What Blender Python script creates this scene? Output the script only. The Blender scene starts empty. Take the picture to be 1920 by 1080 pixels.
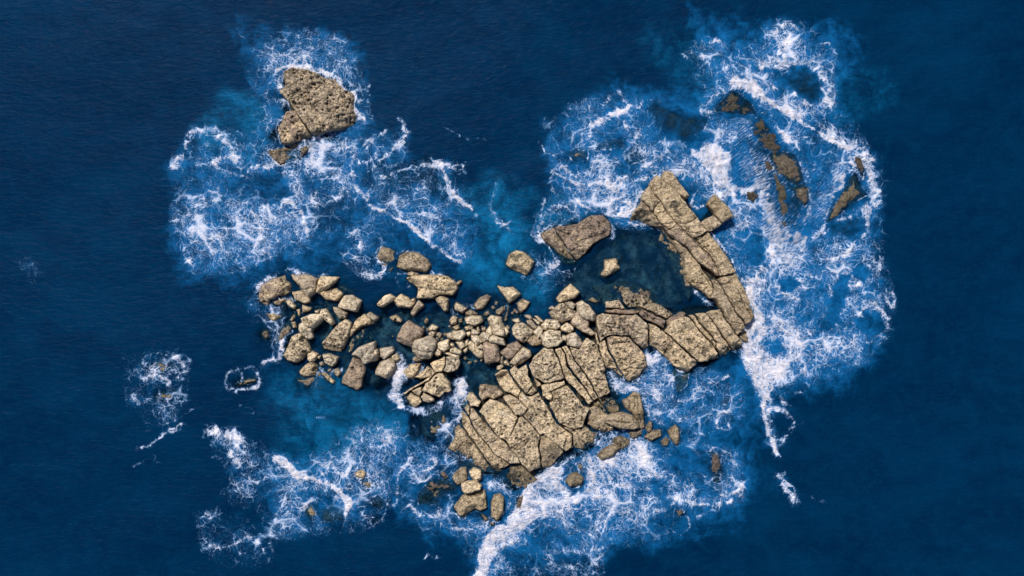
import bpy, math, random
import numpy as np
from mathutils import Vector
from mathutils.geometry import delaunay_2d_cdt

# ------------------------------------------------------------------ camera, sky, sun, exposure
scene = bpy.context.scene
COL = scene.collection
M_PER_PX = 1.0 / 12.0            # plan scale: 12 survey units to the metre
CAM_H = 150.0
cam_d = bpy.data.cameras.new("camera")
cam = bpy.data.objects.new("camera", cam_d)
COL.objects.link(cam)
cam.location = (0, 0, CAM_H)
cam_d.sensor_width = 36.0
cam_d.lens = 36.0 * CAM_H / (1920 * M_PER_PX)
cam_d.clip_start = 1.0
cam_d.clip_end = 20000.0
scene.camera = cam

SUN_EL, SUN_AZ = math.radians(56), math.radians(-30)     # azimuth clockwise from +Y
world = bpy.data.worlds.new("World")
scene.world = world
world.use_nodes = True
wn = world.node_tree
sky = wn.nodes.new("ShaderNodeTexSky")
sky.sky_type = 'NISHITA'
sky.sun_disc = False
sky.sun_elevation = SUN_EL
sky.sun_rotation = SUN_AZ
sky.dust_density = 1.5
bg = wn.nodes["Background"]
bg.inputs["Strength"].default_value = 0.072
wn.links.new(sky.outputs[0], bg.inputs["Color"])
sun_d = bpy.data.lights.new("sun", 'SUN')
sun_d.energy = 3.9
sun_d.angle = math.radians(8.0)
sun_d.color = (1.0, 0.95, 0.88)
sun = bpy.data.objects.new("sun", sun_d)
sdir = Vector((math.sin(SUN_AZ) * math.cos(SUN_EL), math.cos(SUN_AZ) * math.cos(SUN_EL), math.sin(SUN_EL)))
sun.rotation_euler = sdir.to_track_quat('Z', 'Y').to_euler()
sun.location = sdir * 300
COL.objects.link(sun)
scene.view_settings.view_transform = 'Standard'
scene.view_settings.look = 'None'
scene.view_settings.exposure = 0.5
scene.view_settings.gamma = 1.0
scene.view_settings.use_curve_mapping = False
scene.cycles.transparent_max_bounces = 12

rng = np.random.default_rng(7)

# ------------------------------------------------------------------ numpy helpers
def hash2(ix, iy, seed):
    h = (ix.astype(np.int64) * 374761393 + iy.astype(np.int64) * 668265263 + seed * 974634777) & 0xFFFFFFFF
    h = ((h ^ (h >> 13)) * 1274126177) & 0xFFFFFFFF
    h = h ^ (h >> 16)
    return (h & 0xFFFFFF) / float(0x1000000)

def vnoise(x, y, seed=0):
    ix, iy = np.floor(x), np.floor(y)
    fx, fy = x - ix, y - iy
    fx = fx * fx * fx * (fx * (fx * 6 - 15) + 10)
    fy = fy * fy * fy * (fy * (fy * 6 - 15) + 10)
    a, b = hash2(ix, iy, seed), hash2(ix + 1, iy, seed)
    c, d = hash2(ix, iy + 1, seed), hash2(ix + 1, iy + 1, seed)
    return (a + (b - a) * fx) * (1 - fy) + (c + (d - c) * fx) * fy - 0.5

def fbm(x, y, seed=0, octv=4, gain=0.5):
    s, amp, f = 0.0, 1.0, 1.0
    for o in range(octv):
        s = s + amp * vnoise(x * f + 17.3 * o, y * f - 9.1 * o, seed + o)
        amp *= gain
        f *= 2.03
    return s

def cells(x, y, seed=0):
    """distance to the nearest jittered cell point, and that cell's random number"""
    ix, iy = np.floor(x), np.floor(y)
    best = np.full(np.shape(x), 9.0)
    bid = np.zeros(np.shape(x))
    for dx in (-1, 0, 1):
        for dy in (-1, 0, 1):
            cx, cy = ix + dx, iy + dy
            px = cx + 0.15 + 0.7 * hash2(cx, cy, seed)
            py = cy + 0.15 + 0.7 * hash2(cx, cy, seed + 5)
            d = np.hypot(x - px, y - py)
            r = hash2(cx, cy, seed + 11)
            m = d < best
            best = np.where(m, d, best)
            bid = np.where(m, r, bid)
    return best, bid

def smooth(a, b, x):
    t = np.clip((x - a) / (b - a), 0, 1)
    return t * t * (3 - 2 * t)

def seg_dist(px, py, pts, closed=False):
    pts = np.asarray(pts, float)
    q = np.roll(pts, -1, 0) if closed else pts[1:]
    p = pts if closed else pts[:-1]
    best = np.full(np.shape(px), 1e9)
    for (x0, y0), (x1, y1) in zip(p, q):
        dx, dy = x1 - x0, y1 - y0
        L = dx * dx + dy * dy + 1e-9
        t = np.clip(((px - x0) * dx + (py - y0) * dy) / L, 0, 1)
        best = np.minimum(best, (px - x0 - t * dx) ** 2 + (py - y0 - t * dy) ** 2)
    return np.sqrt(best)

def inside(px, py, pts):
    pts = np.asarray(pts, float)
    r = np.zeros(np.shape(px), bool)
    for (x0, y0), (x1, y1) in zip(pts, np.roll(pts, -1, 0)):
        if y0 == y1:
            continue
        c = ((y0 > py) != (y1 > py)) & (px < (x1 - x0) * (py - y0) / (y1 - y0) + x0)
        r ^= c
    return r

def parse(s, view=(0, 0, 1)):
    ox, oy, k = view
    return [(float(a) / k + ox, float(b) / k + oy) for a, b in (t.split(',') for t in s.split())]

# ------------------------------------------------------------------ object helpers
def link(o, parent=None):
    COL.objects.link(o)
    if parent is not None:
        o.parent = parent
    return o

def tag(o, label=None, cat=None, group=None, kind=None):
    if label: o["label"] = label
    if cat: o["category"] = cat
    if group: o["group"] = group
    if kind: o["kind"] = kind
    return o

def mesh_from(name, co, faces, mat, nper=3):
    me = bpy.data.meshes.new(name)
    co = np.asarray(co, np.float32)
    f = np.asarray(faces, np.int32)
    me.vertices.add(len(co))
    me.vertices.foreach_set("co", co.ravel())
    me.loops.add(f.size)
    me.loops.foreach_set("vertex_index", f.ravel())
    me.polygons.add(len(f))
    me.polygons.foreach_set("loop_start", np.arange(0, f.size, nper, dtype=np.int32))
    me.update(calc_edges=True)
    me.polygons.foreach_set("use_smooth", np.ones(len(f), bool))
    me.materials.append(mat)
    me.validate()
    return me

# ------------------------------------------------------------------ materials
class NT:
    def __init__(s, name):
        s.m = bpy.data.materials.new(name)
        s.m.use_nodes = True
        s.t = s.m.node_tree
        s.t.nodes.clear()
    def n(s, typ, **kw):
        nd = s.t.nodes.new(typ)
        for k, v in kw.items():
            if k.startswith('i_'):
                nd.inputs[k[2:].replace('_', ' ')].default_value = v
            else:
                setattr(nd, k, v)
        return nd
    def l(s, a, b):
        s.t.links.new(a, b)
    def val(s, x, sock):
        if hasattr(x, 'is_output'): s.l(x, sock)
        else: sock.default_value = x
    def math(s, op, a, b=0.0, c=None, clamp=False):
        nd = s.n('ShaderNodeMath', operation=op, use_clamp=clamp)
        s.val(a, nd.inputs[0]); s.val(b, nd.inputs[1])
        if c is not None: s.val(c, nd.inputs[2])
        return nd.outputs[0]
    def mapr(s, x, a, b, c=0.0, d=1.0, typ='SMOOTHSTEP'):
        nd = s.n('ShaderNodeMapRange', interpolation_type=typ)
        s.val(x, nd.inputs[0])
        for i, v in enumerate((a, b, c, d)): s.val(v, nd.inputs[i + 1])
        return nd.outputs[0]
    def mixc(s, f, a, b, blend='MIX'):
        nd = s.n('ShaderNodeMix', data_type='RGBA', blend_type=blend)
        s.val(f, nd.inputs[0])
        for x, k in ((a, 6), (b, 7)):
            if hasattr(x, 'is_output'): s.l(x, nd.inputs[k])
            else: nd.inputs[k].default_value = (*x, 1.0)
        return nd.outputs[2]
    def mixf(s, f, a, b):
        nd = s.n('ShaderNodeMix', data_type='FLOAT')
        s.val(f, nd.inputs[0]); s.val(a, nd.inputs[2]); s.val(b, nd.inputs[3])
        return nd.outputs[0]
    def attr(s, name, typ='GEOMETRY'):
        nd = s.n('ShaderNodeAttribute', attribute_name=name, attribute_type=typ)
        return nd.outputs['Fac']
    def noise(s, vec, scale, detail=4.0, rough=0.55, dist=0.0, dim='3D'):
        nd = s.n('ShaderNodeTexNoise', noise_dimensions=dim)
        s.l(vec, nd.inputs['Vector'])
        nd.inputs['Scale'].default_value = scale
        nd.inputs['Detail'].default_value = detail
        nd.inputs['Roughness'].default_value = rough
        nd.inputs['Distortion'].default_value = dist
        return nd
    def vadd(s, a, b):
        nd = s.n('ShaderNodeVectorMath', operation='ADD')
        s.l(a, nd.inputs[0])
        if hasattr(b, 'is_output'): s.l(b, nd.inputs[1])
        else: nd.inputs[1].default_value = b
        return nd.outputs[0]
    def vscale(s, a, k):
        nd = s.n('ShaderNodeVectorMath', operation='SCALE')
        s.l(a, nd.inputs[0]); s.val(k, nd.inputs[3])
        return nd.outputs[0]

def rock_material():
    s = NT("weathered_sandstone")
    geo = s.n('ShaderNodeNewGeometry')
    pos = geo.outputs['Position']
    info = s.n('ShaderNodeObjectInfo')
    rnd = info.outputs['Random']
    off = s.n('ShaderNodeCombineXYZ')
    s.l(s.math('MULTIPLY', rnd, 37.0), off.inputs[2])
    p = s.vadd(pos, off.outputs[0])
    pale, purple = s.math('ADD', s.attr('pale', 'OBJECT'), 0.14), s.attr('purple', 'OBJECT')
    zsep = s.n('ShaderNodeSeparateXYZ'); s.l(pos, zsep.inputs[0]); z = zsep.outputs[2]
    big = s.noise(p, 0.33, 5, 0.6).outputs[0]
    med = s.noise(p, 1.5, 6, 0.68).outputs[0]
    fine = s.noise(p, 6.0, 5, 0.7).outputs[0]
    grit = s.noise(p, 3.0, 7, 0.72).outputs[0]
    tan = s.mixc(s.mapr(pale, 0.08, 0.42), (0.38, 0.30, 0.205), (0.82, 0.645, 0.44))
    tan = s.mixc(s.mapr(pale, -0.5, 0.05), (0.105, 0.088, 0.078), tan)
    tan = s.mixc(s.mapr(pale, 0.42, 1.0), tan, (0.92, 0.79, 0.60))
    c = s.mixc(s.mapr(med, 0.34, 0.60, 0.72, 0.0), tan, s.mixc(0.62, tan, (0.07, 0.052, 0.035)))
    c = s.mixc(s.mapr(grit, 0.49, 0.66, 0.0, 0.7), c, s.mixc(0.5, tan, (0.90, 0.78, 0.60)))
    c = s.mixc(s.mapr(big, 0.46, 0.66, 0, 0.5), c, s.mixc(0.5, tan, (0.30, 0.27, 0.24)))
    # ochre and grey-violet lichen patches
    och = s.noise(p, 0.8, 4, 0.6, 0.5).outputs[0]
    c = s.mixc(s.mapr(och, 0.53, 0.70, 0, 0.6), c, (0.37, 0.245, 0.10))
    pur = s.noise(p, 0.55, 5, 0.65, 0.8).outputs[0]
    purth = s.math('SUBTRACT', 0.72, s.math('MULTIPLY', purple, 0.45))
    c = s.mixc(s.math('MULTIPLY', s.mapr(s.math('SUBTRACT', pur, purth), -0.06, 0.1), 0.75), c, (0.27, 0.20, 0.185))
    # dark weathering speckle
    sp = s.noise(p, 3.4, 3, 0.6).outputs[0]
    pitty = s.attr('pitted', 'OBJECT')
    c = s.mixc(s.math('MULTIPLY', s.mapr(sp, 0.57, 0.69, 0, 0.8), s.mixf(pitty, 0.4, 1.0)), c, (0.045, 0.038, 0.034))
    c = s.mixc(s.mapr(fine, 0.36, 0.58, 0.6, 0.0), c, (0.10, 0.076, 0.05))
    ckn = s.noise(p, 0.62, 5, 0.62, 0.4).outputs[0]
    ck = s.mapr(s.math('ABSOLUTE', s.math('SUBTRACT', ckn, 0.5)), 0.004, 0.016, 1.0, 0.0)
    ck = s.math('MULTIPLY', ck, s.mapr(och, 0.42, 0.6))
    c = s.mixc(s.math('MULTIPLY', ck, 0.8), c, (0.045, 0.038, 0.03))
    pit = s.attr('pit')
    c = s.mixc(s.math('MULTIPLY', pit, 0.88), c, (0.030, 0.032, 0.028))  # paints shade into pits and joint grooves, and the dark of wet hollows
    c = s.mixc(s.mapr(pale, -0.5, 0.05, 0.55, 0.0), c, (0.02, 0.02, 0.024))
    hue = s.mixc(rnd, (0.80, 0.79, 0.80), (1.2, 1.16, 1.06))
    c = s.mixc(1.0, c, hue, 'MULTIPLY')
    guano = s.noise(p, 0.45, 6, 0.7, 0.6).outputs[0]
    c = s.mixc(s.math('MULTIPLY', s.mapr(guano, 0.60, 0.72), s.mapr(pale, 0.2, 0.6, 0.0, 0.6)), c, (0.80, 0.74, 0.64))
    # weed and damp near and under the sea
    edge = s.math('ADD', z, s.math('MULTIPLY', s.math('SUBTRACT', med, 0.5), 1.3))
    wet = s.mapr(edge, 0.15, 0.95, 1.0, 0.0)
    weed = s.mixc(s.mapr(big, 0.4, 0.6), (0.115, 0.105, 0.05), (0.11, 0.09, 0.072))
    wetc = s.mixc(1.0, s.mixc(0.45, c, weed), (0.66, 0.66, 0.68), 'MULTIPLY')
    c = s.mixc(s.math('MULTIPLY', wet, 0.85), c, wetc)
    crack_shade = s.attr('crack_shade', 'OBJECT')
    c = s.mixc(s.math('MULTIPLY', crack_shade, s.mapr(med, 0.3, 0.62, 1.0, 0.85)), c, (0.026, 0.026, 0.022))  # bedrock coloured near black: crack shade painted into the floor between slabs
    bs = s.n('ShaderNodeBsdfPrincipled')
    s.l(c, bs.inputs['Base Color'])
    s.l(s.mixf(wet, 0.88, 0.5), bs.inputs['Roughness'])
    bs.inputs['Specular IOR Level'].default_value = 0.25
    h = s.math('ADD', s.math('MULTIPLY', med, 0.5), s.math('MULTIPLY', fine, 0.16))
    strata = s.n('ShaderNodeMapping'); strata.inputs['Scale'].default_value = (0.5, 3.2, 2.0)
    strata.inputs['Rotation'].default_value = (0, 0, 0.6)
    s.l(p, strata.inputs[0])
    st = s.noise(strata.outputs[0], 1.3, 3, 0.6).outputs[0]
    h = s.math('ADD', h, s.math('MULTIPLY', st, 0.35))
    h = s.math('SUBTRACT', h, s.math('MULTIPLY', s.mapr(sp, 0.58, 0.7), s.mixf(pitty, 0.05, 0.3)))
    h = s.math('SUBTRACT', h, s.math('MULTIPLY', ck, 0.35))
    h = s.math('ADD', h, s.math('MULTIPLY', grit, 0.25))
    bp = s.n('ShaderNodeBump'); bp.inputs['Strength'].default_value = 1.0
    bp.inputs['Distance'].default_value = 0.65
    s.l(h, bp.inputs['Height'])
    s.l(bp.outputs[0], bs.inputs['Normal'])
    o = s.n('ShaderNodeOutputMaterial'); s.l(bs.outputs[0], o.inputs[0])
    return s.m

def seabed_material():
    s = NT("seabed_rock_and_weed")
    pos = s.n('ShaderNodeNewGeometry').outputs['Position']
    a = s.noise(pos, 0.5, 6, 0.65).outputs[0]
    b = s.noise(pos, 2.2, 5, 0.7).outputs[0]
    c = s.mixc(s.mapr(a, 0.4, 0.62), (0.04, 0.055, 0.05), (0.34, 0.31, 0.23))
    c = s.mixc(s.mapr(b, 0.45, 0.65, 0, 0.7), c, (0.03, 0.045, 0.035))
    bs = s.n('ShaderNodeBsdfPrincipled'); s.l(c, bs.inputs['Base Color'])
    bs.inputs['Roughness'].default_value = 0.9
    bp = s.n('ShaderNodeBump'); bp.inputs['Distance'].default_value = 0.5
    s.l(b, bp.inputs['Height']); s.l(bp.outputs[0], bs.inputs['Normal'])
    o = s.n('ShaderNodeOutputMaterial'); s.l(bs.outputs[0], o.inputs[0])
    return s.m

def water_material():
    s = NT("sea_water_with_foam")
    geo = s.n('ShaderNodeNewGeometry')
    pos = geo.outputs['Position']
    flat = s.n('ShaderNodeVectorMath', operation='MULTIPLY'); s.l(pos, flat.inputs[0])
    flat.inputs[1].default_value = (1, 1, 0)
    p = flat.outputs[0]
    dens, aer, turq, clr, streak = (s.attr(k) for k in ('foam', 'aerated', 'turquoise', 'clear', 'streak'))
    # ---- coordinates stirred by eddies
    def warp(v, scale, amt, detail=2.0):
        nd = s.noise(v, scale, detail, 0.55)
        c = s.vadd(nd.outputs['Color'], (-0.5, -0.5, -0.5))
        return s.vadd(v, s.vscale(c, amt))
    w1 = warp(warp(warp(p, 0.14, 3.6, 1.0), 0.55, 1.15, 1.0), 1.9, 0.30, 1.0)
    def net(v, scale, off, pw):
        vv = s.vadd(v, off)
        f1 = s.n('ShaderNodeTexVoronoi', feature='F1', voronoi_dimensions='2D')
        ed = s.n('ShaderNodeTexVoronoi', feature='DISTANCE_TO_EDGE', voronoi_dimensions='2D')
        for nd in (f1, ed):
            s.l(vv, nd.inputs['Vector']); nd.inputs['Scale'].default_value = scale
        a = s.mapr(f1.outputs['Distance'], 0.12, 0.80, 0.0, 1.0, 'LINEAR')
        b = s.mapr(ed.outputs['Distance'], 0.0, 0.40, 1.0, 0.0, 'LINEAR')
        return s.math('POWER', s.math('ADD', s.math('MULTIPLY', a, 0.62), s.math('MULTIPLY', b, 0.38)), pw)
    def ridges(scale, off, wd, det, pw):
        r = s.noise(s.vadd(w1, off), scale, det, 0.55, dim='2D').outputs[0]
        return s.math('POWER', s.mapr(s.math('ABSOLUTE', s.math('SUBTRACT', r, 0.5)), 0.0, wd, 1.0, 0.0, 'LINEAR'), pw)
    n0 = net(w1, 0.36, (1.3, 2.7, 0), 2.6)
    n1 = net(w1, 1.02, (5.3, 0.7, 0), 2.0)
    wb = s.n('ShaderNodeTexVoronoi', feature='DISTANCE_TO_EDGE', voronoi_dimensions='2D')
    s.l(s.vadd(w1, (11.0, 2.0, 0)), wb.inputs['Vector']); wb.inputs['Scale'].default_value = 0.80
    web = s.mapr(wb.outputs['Distance'], 0.0, 0.085, 0.84, 0.0, 'LINEAR')
    n2 = net(w1, 2.5, (3.1, 7.7, 0), 1.8)
    r1 = ridges(0.45, (0, 0, 0), 0.13, 3.0, 2.4)
    r2 = ridges(1.35, (9.2, 4.1, 0), 0.16, 3.0, 2.4)
    froth = s.mapr(s.noise(w1, 1.6, 5.0, 0.66, dim='2D').outputs[0], 0.44, 0.76, 0.0, 1.0, 'LINEAR')
    clump = s.noise(w1, 0.24, 4.0, 0.6, dim='2D').outputs[0]
    fine = s.noise(w1, 4.2, 5.0, 0.72, dim='2D').outputs[0]
    lace = s.math('MAXIMUM', n0, s.math('MULTIPLY', n1, 0.95))
    lace = s.math('MAXIMUM', lace, s.math('MULTIPLY', n2, 0.78))
    lace = s.math('MAXIMUM', lace, s.math('MULTIPLY', r1, 0.88))
    lace = s.math('MAXIMUM', lace, s.math('MULTIPLY', r2, 0.80))
    lace = s.math('MAXIMUM', lace, s.math('MULTIPLY', froth, 0.80))
    lace = s.math('MAXIMUM', lace, web)
    # streaming water over the eastern ledge
    mp = s.n('ShaderNodeMapping'); mp.inputs['Rotation'].default_value = (0, 0, math.radians(-37))
    s.l(warp(p, 0.5, 0.9), mp.inputs[0])
    ms = s.n('ShaderNodeVectorMath', operation='MULTIPLY'); s.l(mp.outputs[0], ms.inputs[0])
    ms.inputs[1].default_value = (0.9, 8.0, 1)
    sn = s.noise(ms.outputs[0], 1.0, 4.0, 0.65, dim='2D').outputs[0]
    sl = s.mapr(sn, 0.36, 0.66, 0.0, 1.0, 'LINEAR')
    lace = s.mixf(streak, lace, sl)
    lace = s.math('ADD', lace, s.math('MULTIPLY', s.math('SUBTRACT', fine, 0.5), 0.78))
    dens0 = dens
    dens = s.math('SUBTRACT', dens, s.math('MULTIPLY', streak, 0.07))
    d2 = s.math('MULTIPLY_ADD', s.math('SUBTRACT', clump, 0.5), s.math('MULTIPLY', s.math('MINIMUM', dens, 0.8), 1.9), dens)
    d2 = s.math('MINIMUM', d2, s.mapr(dens, 0.9, 1.15, 0.93, 1.15))
    th = s.math('SUBTRACT', 1.075, s.math('MULTIPLY', d2, 0.98))
    foam = s.mapr(s.math('SUBTRACT', lace, th), -0.18, 0.52, 0.0, 1.0)
    foam = s.math('MULTIPLY', foam, s.mapr(dens, 0.03, 0.2))
    # ---- water body colour
    lowf = s.noise(p, 0.035, 4.0, 0.5).outputs[0]
    mott = s.noise(w1, 0.55, 5.0, 0.65).outputs[0]
    mot2 = s.noise(p, 1.9, 4.0, 0.7).outputs[0]
    mw = s.math('ADD', s.math('MULTIPLY', mott, 0.6), s.math('MULTIPLY', mot2, 0.4))
    deep = s.mixc(s.mapr(lowf, 0.35, 0.65), (0.0001, 0.0140, 0.046), (0.0002, 0.0188, 0.057))
    sw = s.n('ShaderNodeMapping'); sw.inputs['Scale'].default_value = (0.05, 0.16, 1); sw.inputs['Rotation'].default_value = (0, 0, 0.35)
    s.l(warp(p, 0.05, 6.0), sw.inputs[0])
    swn = s.noise(sw.outputs[0], 1.0, 6.0, 0.62).outputs[0]
    deep = s.mixc(s.mapr(swn, 0.36, 0.66, 0.0, 0.75), deep, (0.0001, 0.0105, 0.036))
    deep = s.mixc(s.mapr(mw, 0.42, 0.64, 0.0, 0.4), deep, (0.0004, 0.025, 0.066))
    ragged = s.math('MULTIPLY_ADD', s.math('SUBTRACT', s.math('ADD', s.math('MULTIPLY', mott, 0.7), s.math('MULTIPLY', clump, 0.3)), 0.5), 1.9, aer)
    a2 = s.math('MULTIPLY', s.mapr(ragged, 0.02, 1.05), s.math('MULTIPLY', s.mapr(aer, 0.0, 0.3), s.mapr(mw, 0.32, 0.66, 0.45, 1.15)), clamp=True)
    c = s.mixc(a2, deep, (0.004, 0.084, 0.235))
    wisp = s.noise(w1, 0.28, 7.0, 0.62, 0.8).outputs[0]
    rag2 = s.math('MULTIPLY_ADD', s.math('SUBTRACT', mw, 0.5), 1.6, turq)
    t2 = s.math('MULTIPLY', s.mapr(rag2, -0.1, 1.25), s.math('MULTIPLY', s.mapr(turq, 0.0, 0.5), s.mapr(wisp, 0.36, 0.62, 0.30, 1.15)), clamp=True)
    c = s.mixc(t2, c, (0.004, 0.125, 0.285))
    # ripples
    rp = s.n('ShaderNodeMapping'); rp.inputs['Scale'].default_value = (0.55, 1.5, 1); rp.inputs['Rotation'].default_value = (0, 0, 0.25)
    s.l(p, rp.inputs[0])
    r1 = s.noise(rp.outputs[0], 1.1, 6.0, 0.62, 0.6).outputs[0]
    bp = s.n('ShaderNodeBump'); bp.inputs['Strength'].default_value = 0.5; bp.inputs['Distance'].default_value = 0.35
    s.l(r1, bp.inputs['Height'])
    bs = s.n('ShaderNodeBsdfPrincipled'); s.l(c, bs.inputs['Base Color'])
    bs.inputs['Roughness'].default_value = 0.22; bs.inputs['IOR'].default_value = 1.33
    bs.inputs['Specular IOR Level'].default_value = 0.018
    s.l(bp.outputs[0], bs.inputs['Normal'])
    tr = s.n('ShaderNodeBsdfTransparent'); tr.inputs[0].default_value = (0.30, 0.56, 0.78, 1)
    m1 = s.n('ShaderNodeMixShader')
    s.l(clr, m1.inputs[0]); s.l(bs.outputs[0], m1.inputs[1]); s.l(tr.outputs[0], m1.inputs[2])
    # foam
    fb = s.n('ShaderNodeBsdfPrincipled')
    fcol = s.mixc(s.mapr(foam, 0.25, 0.95), (0.17, 0.35, 0.63), (0.50, 0.57, 0.75))
    thin = s.mapr(s.math('SUBTRACT', lace, th), 0.32, 0.85, 0.0, 1.0)
    fcol = s.mixc(thin, fcol, (0.74, 0.70, 0.75))
    s.l(fcol, fb.inputs['Base Color']); fb.inputs['Roughness'].default_value = 0.8
    fb.inputs['Specular IOR Level'].default_value = 0.15
    fbp = s.n('ShaderNodeBump'); fbp.inputs['Strength'].default_value = 1.0; fbp.inputs['Distance'].default_value = 0.45
    fh = s.math('ADD', s.math('MULTIPLY', lace, 0.5), s.math('MULTIPLY', s.noise(w1, 2.0, 5.0, 0.7).outputs[0], 0.9))
    s.l(fh, fbp.inputs['Height']); s.l(fbp.outputs[0], fb.inputs['Normal'])
    m2 = s.n('ShaderNodeMixShader')
    s.l(s.math('MULTIPLY', foam, 0.93), m2.inputs[0]); s.l(m1.outputs[0], m2.inputs[1]); s.l(fb.outputs[0], m2.inputs[2])
    o = s.n('ShaderNodeOutputMaterial'); s.l(m2.outputs[0], o.inputs[0])
    return s.m

ROCK = rock_material()
SEABED = seabed_material()
WATER = water_material()
# ------------------------------------------------------------------ survey of the rocks (plan outlines, drawn from enlarged sheets)
V = {1: (460, 500, 6), 2: (460, 620, 6), 3: (720, 500, 6), 4: (720, 600, 6), 5: (980, 500, 6), 6: (1160, 500, 6), 7: (1160, 310, 6),
     8: (940, 380, 6), 9: (640, 400, 6), 10: (960, 620, 6), 11: (740, 640, 6), 12: (780, 740, 6), 13: (1080, 700, 6), 14: (860, 810, 4),
     15: (740, 820, 6), 16: (340, 780, 4), 17: (220, 640, 4), 18: (460, 90, 6), 19: (300, 160, 4), 20: (1000, 160, 4),
     21: (1340, 130, 5.3333), 22: (1340, 280, 5.3333), 0: (0, 0, 1)}
G_RIDGE = "boulders heaped along the western rubble ridge"
G_SEA = "rocks standing in the sea round the platform"
G_SUNK = "wave-washed and sunken rocks"
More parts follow.
